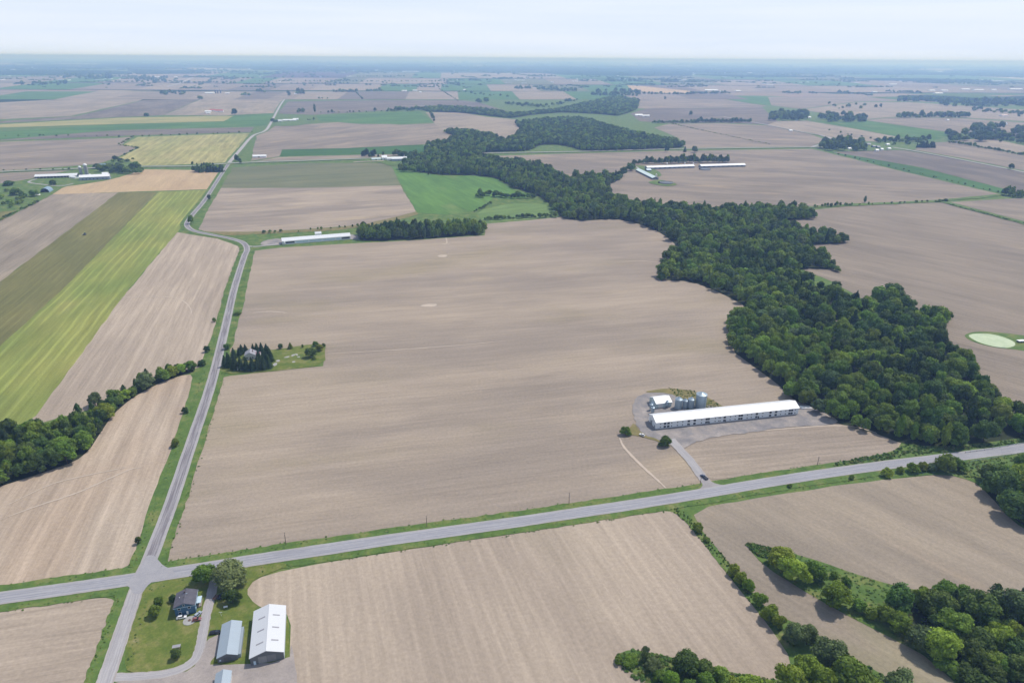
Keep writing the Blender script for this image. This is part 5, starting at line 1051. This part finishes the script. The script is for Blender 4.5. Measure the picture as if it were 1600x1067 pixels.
# --- long white shed beside the square wood
s4 = gable('livestock_shed', 'long low white shed beside the small square wood', 'shed', 441.5, 382.5, 97.0, 15.0, 4.8, 7.8, 21.0, M['white_wall'], M['white_roof'], 0.5)
for x0, x1 in ((1.5, 17), (19, 36), (38, 55), (57, 74), (76, 82), (84, 95.5)): panel(s4, 'curtain_opening', x0, x1, 1.2, 3.4, M['fan_dark'] if x0 < 5 or x0 > 80 else M['lightblue'])
side_panel(s4, 'door', 4, 8.5, 0.05, 3.4, M['grey_door'], 0.0, -0.06)
g4 = gable('hut', 'little white hut standing behind the long low white shed', 'hut', 493, 370.5, 9.0, 6.0, 4.6, 6.8, 21.0, M['far_white'], M['white_roof'], 0.3)
panel(g4, 'door', 3.5, 5.0, 0.05, 2.2, M['grey_door'])
def feed_tank(px, py, label, r=1.4, h=6.0):
    g = G(px, py); o = thing('feed_tank', label, 'feed tank', (g[0], g[1], ZB)); MB().lathe([(0.3, 0.9), (r, 2.3), (r, h), (0.3, h+0.9)], 16).part('shell', M['white_trim'], o)
    for i in range(4):
        a = i*math.pi/2+0.4; x, y = r*0.95*math.cos(a), r*0.95*math.sin(a); MB().box(x-0.07, x+0.07, y-0.07, y+0.07, 0, 2.6).part('leg', M['galv'], o)
feed_tank(445, 383.5, 'white feed tank at the left end of the long low shed', 1.2, 5.0)
# --- dairy farm with twin silos, upper left
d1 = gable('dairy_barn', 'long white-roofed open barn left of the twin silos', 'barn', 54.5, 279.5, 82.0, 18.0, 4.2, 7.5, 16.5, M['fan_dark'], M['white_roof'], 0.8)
for i in range(12): MB().box(3+6.6*i, 3.35+6.6*i, -0.35, -0.03, 0, 4.0).part('post', M['white_trim'], d1)
d2 = gable('old_barn', 'blue-grey walled barn in front of the twin silos', 'barn', 124.5, 282.5, 58.0, 14.0, 6.6, 10.6, 20.0, plain('blue_grey_boards', (0.30, 0.34, 0.42), 0.7), M['far_white'], 0.6)
for x in (5, 12, 19, 26, 33, 44): panel(d2, 'window', x, x+2.2, 1.5, 3.4, M['fan_dark'])
panel(d2, 'door', 50, 54, 0.05, 3.6, M['grey_door'])
d3 = gable('milk_house', 'short white lean building joining barn and silos', 'building', 108, 278.5, 22.0, 8.0, 3.2, 5.2, -28.0, M['far_white'], M['far_white'], 0.4)
panel(d3, 'door', 4, 6, 0.05, 2.2, M['grey_door'])
def silo(px, py, r, h, label, dome=M['far_white']):
    g = G(px, py); o = thing('silo', label, 'silo', (g[0], g[1], ZB), 0, 'silos of the upper left dairy farm')
    prof = [(r, -0.3)]
    for i in range(12): prof += [(r, h*(i+0.85)/12), (r+0.10, h*(i+0.87)/12), (r+0.10, h*(i+0.97)/12), (r, h*(i+0.99)/12)]
    MB().lathe(prof, 20).part('shaft', M['silo'], o)
    MB().lathe([(r+0.2, h-0.05)]+[(max(0.05, (r+0.15)*math.cos(t)), h+(r)*math.sin(t)) for t in (0.05, 0.3, 0.6, 0.9, 1.2, 1.5)], 20).part('dome', dome, o)
    MB().box(-0.5, 0.5, -r-0.9, -r+0.05, 0, h-0.5).part('chute', M['silo'], o)
silo(127, 273.5, 3.2, 16.5, 'left and shorter of the twin silos'); silo(136, 273, 3.9, 20.5, 'right and taller of the twin silos')
gd = gable('farm_house', 'white farmhouse right of the twin silos', 'house', 160, 276.0, 12.0, 10.0, 5.0, 8.0, 20.0, M['far_white'], M['far_white'], 0.4); panel(gd, 'door', 5, 6.2, 0.05, 2.2, M['grey_door']); panel(gd, 'window', 2, 3.4, 1.2, 2.6, M['glass'])
gd2 = gable('farm_shed', 'blue-roofed shed behind the trees above the twin silo farm', 'shed', 152, 261.5, 18.0, 12.0, 4.0, 6.5, 20.0, M['pale_wall'], plain('steel_blue_roof', (0.20, 0.30, 0.42), 0.5), 0.4); panel(gd2, 'door', 6, 10, 0.05, 3.2, M['grey_door'])
for px, py, r, h, lab in ((151.5, 277, 2.6, 5, 'white bin between the barn and the white farmhouse'), (141, 275.5, 2.2, 4, 'low white bin at the foot of the taller silo')): feed_tank(px, py, lab, r, h)
# quonset hut
qg = G(63, 301.5); q = thing('quonset_hut', 'blue-grey arched quonset hut in the meadow at far left', 'hut', (qg[0], qg[1], ZB), R(16))
arc = [(8.0-8.0*math.cos(t), 8.2*math.sin(t)) for t in np.linspace(0, math.pi, 15)]; arc2 = [(8.0-7.6*math.cos(t), 7.8*math.sin(t)) for t in np.linspace(math.pi, 0, 15)]
def swp(mb): mb.v = [(y, x, z_) for x, y, z_ in mb.v]; mb.f = [tuple(reversed(f)) for f in mb.f]; return mb
mq = MB()
for i in range(14):
    (a0, b0), (a1, b1) = arc[i], arc[i+1]; (c0, d0), (c1, d1_) = arc2[14-i], arc2[13-i]
    mq.add([(0,a0,b0),(0,a1,b1),(0,c1,d1_),(0,c0,d0),(24,a0,b0),(24,a1,b1),(24,c1,d1_),(24,c0,d0)], [(0,1,2,3),(7,6,5,4),(0,4,5,1),(2,6,7,3)])
swp(mq).part('shell', plain('quonset_steel', (0.22, 0.31, 0.40), 0.45), q)
swp(MB().prism(arc2[::-1], 23.4, 23.7)).part('end_wall', M['grey_wall'], q)
tg = G(59.5, 305); tt = thing('tarp_heap', 'white covered heap beside the quonset hut', 'heap', (tg[0], tg[1], 0.2)); MB().lathe([(4.2, 0), (3.9, 1.2), (2.8, 2.4), (1.0, 3.0)], 10).part('cover', M['far_white'], tt)
# --- three far sheds with manure tanks
f1 = gable('hog_shed', 'pale green-roofed shed running toward the viewer left of the far sheds', 'shed', 1019.5, 281, 14.0, 125.0, 3.6, 6.4, 8.0, M['grey_wall'], plain('pale_green_roof', (0.62, 0.72, 0.70), 0.5), 0.6, along='y')
panel(f1, 'door', 5, 8, 0.05, 3.0, M['grey_door'])
f2 = gable('hog_shed', 'left of the two long white far sheds in line', 'shed', 1011.5, 265.2, 128.0, 15.0, 4.4, 7.2, 15.0, plain('shed_blue_grey', (0.24, 0.27, 0.33), 0.6), M['far_white'], 0.7)
f3 = gable('hog_shed', 'right of the two long white far sheds in line', 'shed', 1095.5, 262.7, 122.0, 15.0, 4.4, 7.2, 12.5, plain('shed_grey', (0.22, 0.24, 0.28), 0.6), M['far_white'], 0.7)
for o in (f2, f3):
    for i in range(9): panel(o, 'window', 5+13*i, 11+13*i, 1.3, 2.9, M['fan_dark'])
f4 = gable('barn_annex', 'small white-roofed building between the far sheds', 'shed', 1011, 268.5, 11.0, 14.0, 3.5, 5.5, 12.0, M['grey_wall'], plain('pale_blue_roof', (0.66, 0.76, 0.82), 0.5), 0.4); panel(f4, 'door', 4, 7, 0.05, 2.6, M['grey_door'])
def tank(px, py, r, h, label, rim, inner):
    g = G(px, py); o = thing('manure_tank', label, 'tank', (g[0], g[1], 0.6), 0, 'round manure tanks by the far sheds')
    MB().lathe([(r, -0.5), (r, h), (r-0.4, h), (r-0.4, h-1.0), (0.2, h-1.0)], 32).part('concrete_ring', rim, o); MB().lathe([(r-0.42, h-0.95), (r-0.42, h-0.85)], 32).part('slurry', inner, o)
    MB().box(-r-2.5, -r+0.0, -1.2, 1.2, 0, h+1.0).part('pump_housing', M['fan_dark'], o)
tank(1041, 287, 15, 2.6, 'round dark manure tank on a grassy mound below the far sheds', M['silo'], plain('slurry', (0.12, 0.125, 0.14), 0.5)); tank(1102, 265.5, 13, 2.2, 'round manure tank in front of the right far shed', M['silo'], plain('slurry_b', (0.15, 0.155, 0.17), 0.5))
for px, py, lab in ((1042, 258.5, 'first white feed tank behind the left far shed'), (1070, 257.5, 'second white feed tank behind the left far shed'), (1083, 258.5, 'feed tank at the right end of the left far shed'), (1025.5, 276.5, 'feed tank at the near end of the pale green-roofed shed')): feed_tank(px, py, lab, 1.7, 5.5)
# --- far farms, each building on its own
def far_b(px, py, wpx, W, eave, ridge, label, roof=None, wall=None, name='farm_building', deg=14.0, group=None, doors=1):
    g = G(px, py); L = wpx*mpp(g); o = gable(name, label, 'building', px, py, L, W, eave, ridge, deg, wall or M['far_white'], roof or M['far_white'], 0.5, group, z=0.4)
    if doors and wpx > 4: panel(o, 'door', L*0.4, L*0.4+min(4, L*0.2), 0.05, min(3.2, eave-0.4), M['grey_door'])
    return o
far_b(395,247,20,12,4,6.5,'white shed on the far road beside the side lane'); far_b(434,191,7,11,5,8,'white house at the lane with the green field behind'); far_b(442,190,20,14,4.5,7.5,'long white barn of the farm left of the far green field'); far_b(458,188.5,8,10,5,8,'white shed at the right end of the lane farm')
far_b(581,251,14,10,3.5,5.5,'pale greenhouse-like shed left of the far road farm', plain('pale_green_sheet_roof', (0.62, 0.70, 0.68), 0.5)); far_b(597,250.5,8,16,6,11,'white gabled barn in the middle of the far road farm'); far_b(605,251.5,14,12,5,8,'white-roofed link barn of the far road farm'); far_b(612,252.5,24,14,6,10,'blue-grey walled long barn of the far road farm', wall=plain('blue_grey_wall', (0.36, 0.40, 0.48), 0.7)); far_b(658,251,22,14,3.5,6,'grey low shed partly behind the wood edge', plain('grey_sheet_roof', (0.42, 0.42, 0.44), 0.6), M['greyroof'])
far_b(664,250,14,8,3.5,5,'white front of the low shed at the wood edge'); far_b(774,232,14,12,4,7,'white building inside the far wood'); far_b(806,233,10,10,4,7,'white house on the far road under trees'); far_b(931,234,6,9,4.5,7.5,'pale house at the edge of the far wood'); far_b(945,233.5,7,9,4.5,7.5,'second pale house at the edge of the far wood', wall=M['pale_wall'])
far_b(993,182,12,14,5,9,'white barn of the farm above the far wood'); far_b(1004,183,12,14,5,8,'long white shed of the farm above the far wood'); far_b(958,147,10,20,5,9,'pink-roofed barn amid far trees', plain('faded_pink_roof', (0.50, 0.28, 0.26), 0.6))
far_b(320,176,9,16,5,8,'white barn of the red-roofed farm', wall=M['far_white']); far_b(328,174.5,8,16,6,10,'left red-roofed barn of the far left farm', M['red_roof']); far_b(336,175.5,12,16,6,10,'right red-roofed barn of the far left farm', M['red_roof']); far_b(322,178,6,12,4,6,'low white shed in front of the red-roofed barns')
far_b(320,147,14,20,6,10,'white barn of the silo farm beyond the red roofs'); far_b(352,147,6,14,5,8,'white house of the silo farm beyond the red roofs')
for px, py, lab in ((337, 146.5, 'left slim silo of the far silo farm'), (340.5, 146.5, 'middle slim silo of the far silo farm'), (345, 146.5, 'right slim silo of the far silo farm')):
    g = G(px, py); o = thing('silo', lab, 'silo', (g[0], g[1], 0)); MB().lathe([(4.5, 0), (4.5, 24)], 12).part('shaft', plain('dark_blue_silo', (0.10, 0.10, 0.16), 0.5), o); MB().lathe([(4.6, 24), (3.3, 26.5), (0.5, 28)], 12).part('dome', M['silo'], o)
far_b(240,121.3,11,40,7,10,'brightest long white shed far left below the horizon'); far_b(272,121.3,12,40,7,10,'second long white shed far left below the horizon'); far_b(460,148,4,12,5,8,'small house in the far trees at the lane end'); far_b(629,112.8,26,60,10,14,'long bright white warehouse near the horizon'); far_b(628,143.5,8,20,6,10,'left white barn of the far middle farm'); far_b(645,143,7,18,6,10,'right white barn of the far middle farm'); far_b(655,145.5,4,16,5,8,'low white shed below the far middle farm'); far_b(724,142,4,18,6,10,'lone white shed right of the far middle farm')
far_b(1102,142.5,22,24,7,12,'long white barn right of the pale straw field'); far_b(1126,144.5,10,20,6,10,'second white barn right of the pale straw field'); far_b(1150,143.5,8,20,6,10,'lone white shed further right of the straw field'); far_b(1527,128.5,56,120,9,12,'very long white greenhouse roof at far right'); far_b(1453,143,10,30,7,11,'left white barn of the far right farm'); far_b(1462,147.5,14,30,7,11,'front white barn of the far right farm'); far_b(1472,143,12,30,7,11,'rear white barn of the far right farm'); far_b(1503,141,16,30,7,11,'first long white shed at far right'); far_b(1523,142,18,30,7,11,'second long white shed at far right'); far_b(1550,142,9,30,8,12,'white farmstead building at far right'); far_b(1579,141,24,40,8,12,'long pale shed at the right edge below the horizon')
far_b(1364,145,8,20,6,9,'small white shed in the far right fields'); far_b(1566,182.5,11,20,5,8,'pale pink-roofed shed near the right edge', plain('pale_pink_roof', (0.60, 0.42, 0.42), 0.6)); far_b(1566,195.5,10,20,5,8,'blue-roofed shed near the right edge', plain('pale_blue_sheet', (0.42, 0.50, 0.62), 0.5)); far_b(1480,189,4,10,4,6,'tiny white shed below the dark far wood'); far_b(1234,206,5,10,4,6,'white house in the clump left of the lane junction')
far_b(1236,183.5,5,9,4,7,'white house under the far dark wood'); far_b(1262,185,6,9,4,7,'pale house between the two far woods')
for px, py, w, lab in ((1326,234.5,5,'first white house under the hamlet trees'), (1340,230,4,'second house among the hamlet trees'), (1354,227.5,8,'long grey roof behind the hamlet'), (1364,231,5,'left dark house of the hamlet'), (1371,232,5,'right dark house of the hamlet'), (1369,237,5,'bright white shed in front of the hamlet'), (1377,235.5,4,'white van-like shed right of the bright one'), (1388,234.5,5,'white shed at the right end of the hamlet'), (1386,228,5,'small pale house at the back of the hamlet'), (1322,227,3,'tiny house inside the hamlet trees')):
    far_b(px, py, w, 9, 3.6, 6.2, lab, roof=M['greyroof'] if 'dark' in lab or 'grey' in lab else None, wall=M['blue_wall'] if 'dark' in lab else None, name='house')
gr = random.Random(8)
for i in range(150):
    py = 97+gr.random()*30; px = gr.uniform(0, 1600); py += px*0.0065; g = G(px, py); s = gr.uniform(16, 40)*max(1, mpp(g)/11)
    gable('farm_building', 'tiny pale building scattered over the far plain', 'building', 0, 0, s*gr.uniform(1, 3.0), s*0.7, 7.0, 8.5+max(0, mpp(g)-8)*0.35, 14+gr.choice((0, 90)), M['far_white'], gr.choice([M['far_white'], M['far_white'], M['greyroof'], M['pale_wall']]), 0.4, 'tiny far buildings', gx=(g[0], g[1]), z=0.2)

# ================================================================== VEHICLES AND SMALL THINGS
def car(px, py, deg, paint_m, label, name='parked_car', pickup=False, L=4.5, W=1.8):
    g = G(px, py); o = thing(name, label, 'truck' if pickup else 'car', (g[0], g[1], 0.37), R(deg))
    h = L/2
    prof = [(-h, 0.35), (h, 0.35), (h, 0.68), (h-0.15, 0.86), (h-1.25, 0.98), (-h+0.1, 1.0), (-h, 0.9)]
    body = MB().prism([(x, z_) for x, z_ in prof], -W/2, W/2); body.v = [(y, x, z_) for x, y, z_ in body.v]; body.f = [tuple(reversed(f)) for f in body.f]; body.part('body', paint_m, o)
    c0, c1 = (-0.5, h-1.2) if pickup else (-h+0.35, h-1.15)
    a, t = W/2-0.08, W/2-0.28
    cab = MB().add([(c0, -a, .98), (c1, -a, .98), (c1, a, .98), (c0, a, .98), (c0+0.35, -t, 1.50), (c1-0.75, -t, 1.50), (c1-0.75, t, 1.50), (c0+0.35, t, 1.50)], [(0,3,2,1),(4,5,6,7),(0,1,5,4),(1,2,6,5),(2,3,7,6),(3,0,4,7)])
    cab.part('windows', M['glass'], o); MB().box(c0+0.33, c1-0.73, -t-0.02, t+0.02, 1.49, 1.55).part('roof', paint_m, o)
    if pickup:
        b_ = MB(); b_.box(-h+0.1, -0.6, -W/2+0.02, -W/2+0.1, 0.99, 1.12); b_.box(-h+0.1, -0.6, W/2-0.1, W/2-0.02, 0.99, 1.12); b_.box(-h+0.02, -h+0.1, -W/2+0.02, W/2-0.02, 0.99, 1.12); b_.part('cargo_bed', paint_m, o); MB().box(-h+0.12, -0.62, -W/2+0.11, W/2-0.11, 1.003, 1.02).part('bed_liner', M['fan_dark'], o)
    for sx in (-h+0.85, h-0.85):
        for sy in (-1, 1):
            w = MB(); w.lathe([(0.33, -0.11), (0.33, 0.11)], 14); w.v = [(x+sx, zz+sy*(W/2-0.09), y+0.33) for x, y, zz in w.v]; wo = w.part('wheel', M['rubber'], o)
            r_ = MB(); r_.lathe([(0.19, -0.12), (0.19, 0.12)], 10); r_.v = [(x+sx, zz+sy*(W/2-0.09), y+0.33) for x, y, zz in r_.v]; r_.part('rim', M['chrome'], wo)
    for sy in (-1, 1):
        MB().box(h-0.06, h+0.02, sy*W*0.36-0.18, sy*W*0.36+0.18, 0.66, 0.80).part('headlight', M['lamp'], o); MB().box(-h-0.02, -h+0.05, sy*W*0.40-0.13, sy*W*0.40+0.13, 0.70, 0.88).part('tail_light', M['p_red'], o)
    return o
car(1100, 747, 118, M['p_blue'], 'dark pickup truck driving on the barn driveway near the road', 'pickup_truck', True, 6.0, 2.0)
car(1003, 681, 140, M['p_white'], 'small white car parked at the left edge of the barn yard', L=4.2)
car(336, 990, 16, M['p_black'], 'black car parked left of the galvanised-roof shed', L=4.8)
car(309.5, 962, 70, M['p_silver'], 'silver-blue car parked in front of the blue house', L=4.4)
car(308, 969.5, 15, M['p_red'], 'faded red car below the silver-blue car at the house', L=4.0)
car(346.5, 933, 80, M['p_blue'], 'dark car parked under the small tree by the driveway', L=4.6)
car(284.5, 966, 15, M['p_white'], 'white car parked along the front wall of the blue house', L=4.4)
def cart(px, py, label, mat, L=3.2, W=1.7, deg=80):
    g = G(px, py); o = thing('trailer', label, 'trailer', (g[0], g[1], 0.35), R(deg)); MB().box(-L/2, L/2, -W/2, W/2, 0.5, 0.62).part('bed', mat, o); b_ = MB(); b_.box(-L/2, L/2, -W/2, -W/2+0.06, 0.62, 1.0); b_.box(-L/2, L/2, W/2-0.06, W/2, 0.62, 1.0); b_.box(-L/2, -L/2+0.06, -W/2+0.06, W/2-0.06, 0.62, 1.0); b_.part('side_boards', mat, o)
    MB().box(L/2, L/2+1.2, -0.06, 0.06, 0.45, 0.55).part('drawbar', M['galv'], o)
    for s_ in (-1, 1):
        w = MB(); w.lathe([(0.32, -0.1), (0.32, 0.1)], 12); w.v = [(x, zz+s_*(W/2+0.12), y+0.32) for x, y, zz in w.v]; w.part('wheel', M['rubber'], o)
cart(337.5, 935, 'small brown trailer left of the dark car by the driveway', M['brown'])
dk = G(296.5, 970); dko = thing('patio', 'round grey stone patio in front of the blue house', 'patio', (dk[0], dk[1], 0.3)); MB().lathe([(3.0, -0.1), (3.0, 0.16), (2.7, 0.2)], 18).part('slab', M['concrete'], dko); MB().lathe([(0.6, 0.2), (0.6, 0.55), (0.42, 0.55), (0.42, 0.3)], 12).part('fire_ring', M['brown'], dko)
pg_ = G(353, 950); po = thing('propane_tank', 'small white tank on the lawn right of the driveway', 'tank', (pg_[0], pg_[1], 0.3), R(20)); w = MB(); w.lathe([(0.1, -1.0), (0.45, -0.85), (0.45, 0.85), (0.1, 1.0)], 12); w.v = [(zz, x, y+0.7) for x, y, zz in w.v]; w.part('shell', M['white_trim'], po); MB().box(-0.7, -0.55, -0.3, 0.3, 0, 0.4).part('foot', M['concrete'], po); MB().box(0.55, 0.7, -0.3, 0.3, 0, 0.4).part('foot', M['concrete'], po)
cg = G(346, 962.5); co = thing('clothesline_pole', 'white clothesline post on the lawn above the galvanised-roof shed', 'post', (cg[0], cg[1], 0.28)); MB().tube((0, 0, 0), (0, 0, 2.4), 0.07, 0.06).part('post', M['white_trim'], co); MB().box(-0.8, 0.8, -0.05, 0.05, 2.3, 2.4).part('crossbar', M['white_trim'], co)
fg = G(277, 1015); fo = thing('swing_frame', 'dark garden swing frame behind the little front lawn tree', 'swing', (fg[0], fg[1], 0.28), R(15)); mb = MB()
for s_ in (-1.6, 1.6): mb.tube((s_, -0.8, 0), (s_, 0, 2.0), 0.08, 0.08); mb.tube((s_, 0.8, 0), (s_, 0, 2.0), 0.08, 0.08)
mb.part('frame', M['fan_dark'], fo); MB().box(-1.75, 1.75, -0.9, 0.9, 2.0, 2.12).part('canopy', M['greyroof'], fo); MB().box(-1.2, 1.2, -0.3, 0.3, 0.5, 0.62).part('seat', M['brown'], fo)
mbg = G(299, 900); mo = thing('mailbox', 'white mailbox at the road in front of the blue house', 'mailbox', (mbg[0], mbg[1], 0.3)); MB().box(-0.06, 0.06, -0.06, 0.06, 0, 1.0).part('post', M['pole'], mo); MB().box(-0.35, 0.35, -0.2, 0.2, 1.0, 1.4).part('box', M['white_trim'], mo)
# tractor with sprayer in the olive strip
tgp = G(133, 367); tr = thing('tractor', 'dark tractor working in the olive strip on the left', 'tractor', (tgp[0], tgp[1], 0.2), ang((90,420),(180,330)))
MB().box(0.4, 3.0, -0.55, 0.55, 0.9, 1.9).part('hood', M['p_green'], tr); MB().box(-1.2, 0.4, -0.85, 0.85, 1.2, 3.1).part('cab', M['glass'], tr); MB().box(-1.3, 0.5, -0.95, 0.95, 3.1, 3.25).part('cab_roof', M['p_green'], tr); MB().tube((1.4, 0.3, 1.9), (1.4, 0.3, 3.0), 0.07, 0.07).part('exhaust', M['fan_dark'], tr)
for sx, rr_, wd_ in ((-0.6, 1.0, 0.35), (2.4, 0.7, 0.25)):
    for sy in (-1, 1):
        w = MB(); w.lathe([(rr_*0.9, -wd_), (rr_, -wd_*0.7), (rr_, wd_*0.7), (rr_*0.9, wd_)], 16); w.v = [(x+sx, zz+sy*1.25, y+rr_) for x, y, zz in w.v]; wo = w.part('wheel', M['rubber'], tr)
        r_ = MB(); r_.lathe([(rr_*0.5, -wd_-0.02), (rr_*0.5, wd_+0.02)], 12); r_.v = [(x+sx, zz+sy*1.25, y+rr_) for x, y, zz in r_.v]; r_.part('rim', M['p_white'], wo)
MB().box(-4.2, -1.8, -2.2, 2.2, 0.7, 1.6).part('implement', M['grey_wall'], tr); MB().box(-1.8, -1.2, -0.2, 0.2, 0.8, 1.0).part('drawbar', M['grey_wall'], tr)
# utility poles
for px, py, pt, lab in ((447, 851, 832, 'leftmost utility pole at the edge of the big field'), (667, 823, 806, 'second utility pole along the main road'), (889, 787, 770, 'third utility pole along the main road'), (1094, 758, 745, 'utility pole beside the barn driveway mouth'), (1277, 727, 714, 'utility pole below the barn field'), (1039, 694, 680, 'pole beside the driveway bush')):
    g = G(px, py); h = min(11.0, max(5.0, height(px, py, pt))); o = thing('utility_pole', lab, 'pole', (g[0], g[1], 0.2), R(105), 'utility poles along the main road')
    MB().tube((0, 0, -0.3), (0, 0, h), 0.20, 0.14, 8).part('pole', M['pole'], o); MB().box(-1.1, 1.1, -0.07, 0.07, h-0.7, h-0.56).part('crossarm', M['pole'], o)
    for x in (-0.95, 0, 0.95): MB().lathe([(0.05, h-0.56), (0.08, h-0.45), (0.03, h-0.36)], 8, x, 0).part('insulator', M['white_trim'], o)
# guardrails on the bridge approach
def guardrail(pts, label):
    line = dense(gline(pts), 2.0); g0 = line[0]; o = thing('guardrail', label, 'guardrail', (g0.x, g0.y, 0.3)); mb = MB()
    for i, (a, b_) in enumerate(zip(line[:-1], line[1:])):
        a = a-g0; b_ = b_-g0; t = (b_-a).normalized(); n = Vector((-t.y, t.x))*0.06
        mb.add([(a.x-n.x, a.y-n.y, 0.45), (b_.x-n.x, b_.y-n.y, 0.45), (b_.x+n.x, b_.y+n.y, 0.45), (a.x+n.x, a.y+n.y, 0.45), (a.x-n.x, a.y-n.y, 0.80), (b_.x-n.x, b_.y-n.y, 0.80), (b_.x+n.x, b_.y+n.y, 0.80), (a.x+n.x, a.y+n.y, 0.80)], [(0,3,2,1),(4,5,6,7),(0,1,5,4),(1,2,6,5),(2,3,7,6),(3,0,4,7)])
        if i % 2 == 0: MB().box(a.x-0.1, a.x+0.1, a.y-0.1, a.y+0.1, -0.1, 0.84).part('post', M['pole'], o)
    mb.part('rail', M['galv'], o)
guardrail([(1508,708),(1550,702),(1600,693),(1650,686)], 'guardrail on the far side of the main road at the right'); guardrail([(1515,722),(1560,715),(1600,708),(1650,700)], 'guardrail on the near side of the main road at the right')
wp = G(1592, 536); wo_ = thing('pump_house', 'small white roofed shelter at the right end of the pond', 'shelter', (wp[0], wp[1], 0.3), R(10)); MB().box(0, 7, 0, 3, 0, 1.6).part('wall', M['grey_wall'], wo_); MB().box(-0.3, 7.3, -0.4, 3.4, 1.6, 1.8).part('roof', M['far_white'], wo_); MB().box(2, 3, -0.06, 0.02, 0.05, 1.5).part('door', M['fan_dark'], wo_)

# ================================================================== HAZE
hz = MB().box(-190000, 190000, -4000, 190000, -2.4, 280.0).mesh('haze'); mh = bpy.data.materials.new('summer_haze'); mh.use_nodes = True; hn = mh.node_tree; hn.nodes.remove(hn.nodes['Principled BSDF'])
pv = hn.nodes.new('ShaderNodeVolumePrincipled'); pv.inputs['Color'].default_value = (0.34, 0.54, 1.0, 1); pv.inputs['Absorption Color'].default_value = (0.72, 0.80, 1.0, 1); pv.inputs['Density'].default_value = 1.12e-4; pv.inputs['Anisotropy'].default_value = 0.2
hn.links.new(pv.outputs[0], hn.nodes['Material Output'].inputs['Volume'])
tag(link('haze', hz, mh), 'pale blue summer haze over the plain', 'haze', kind='stuff')
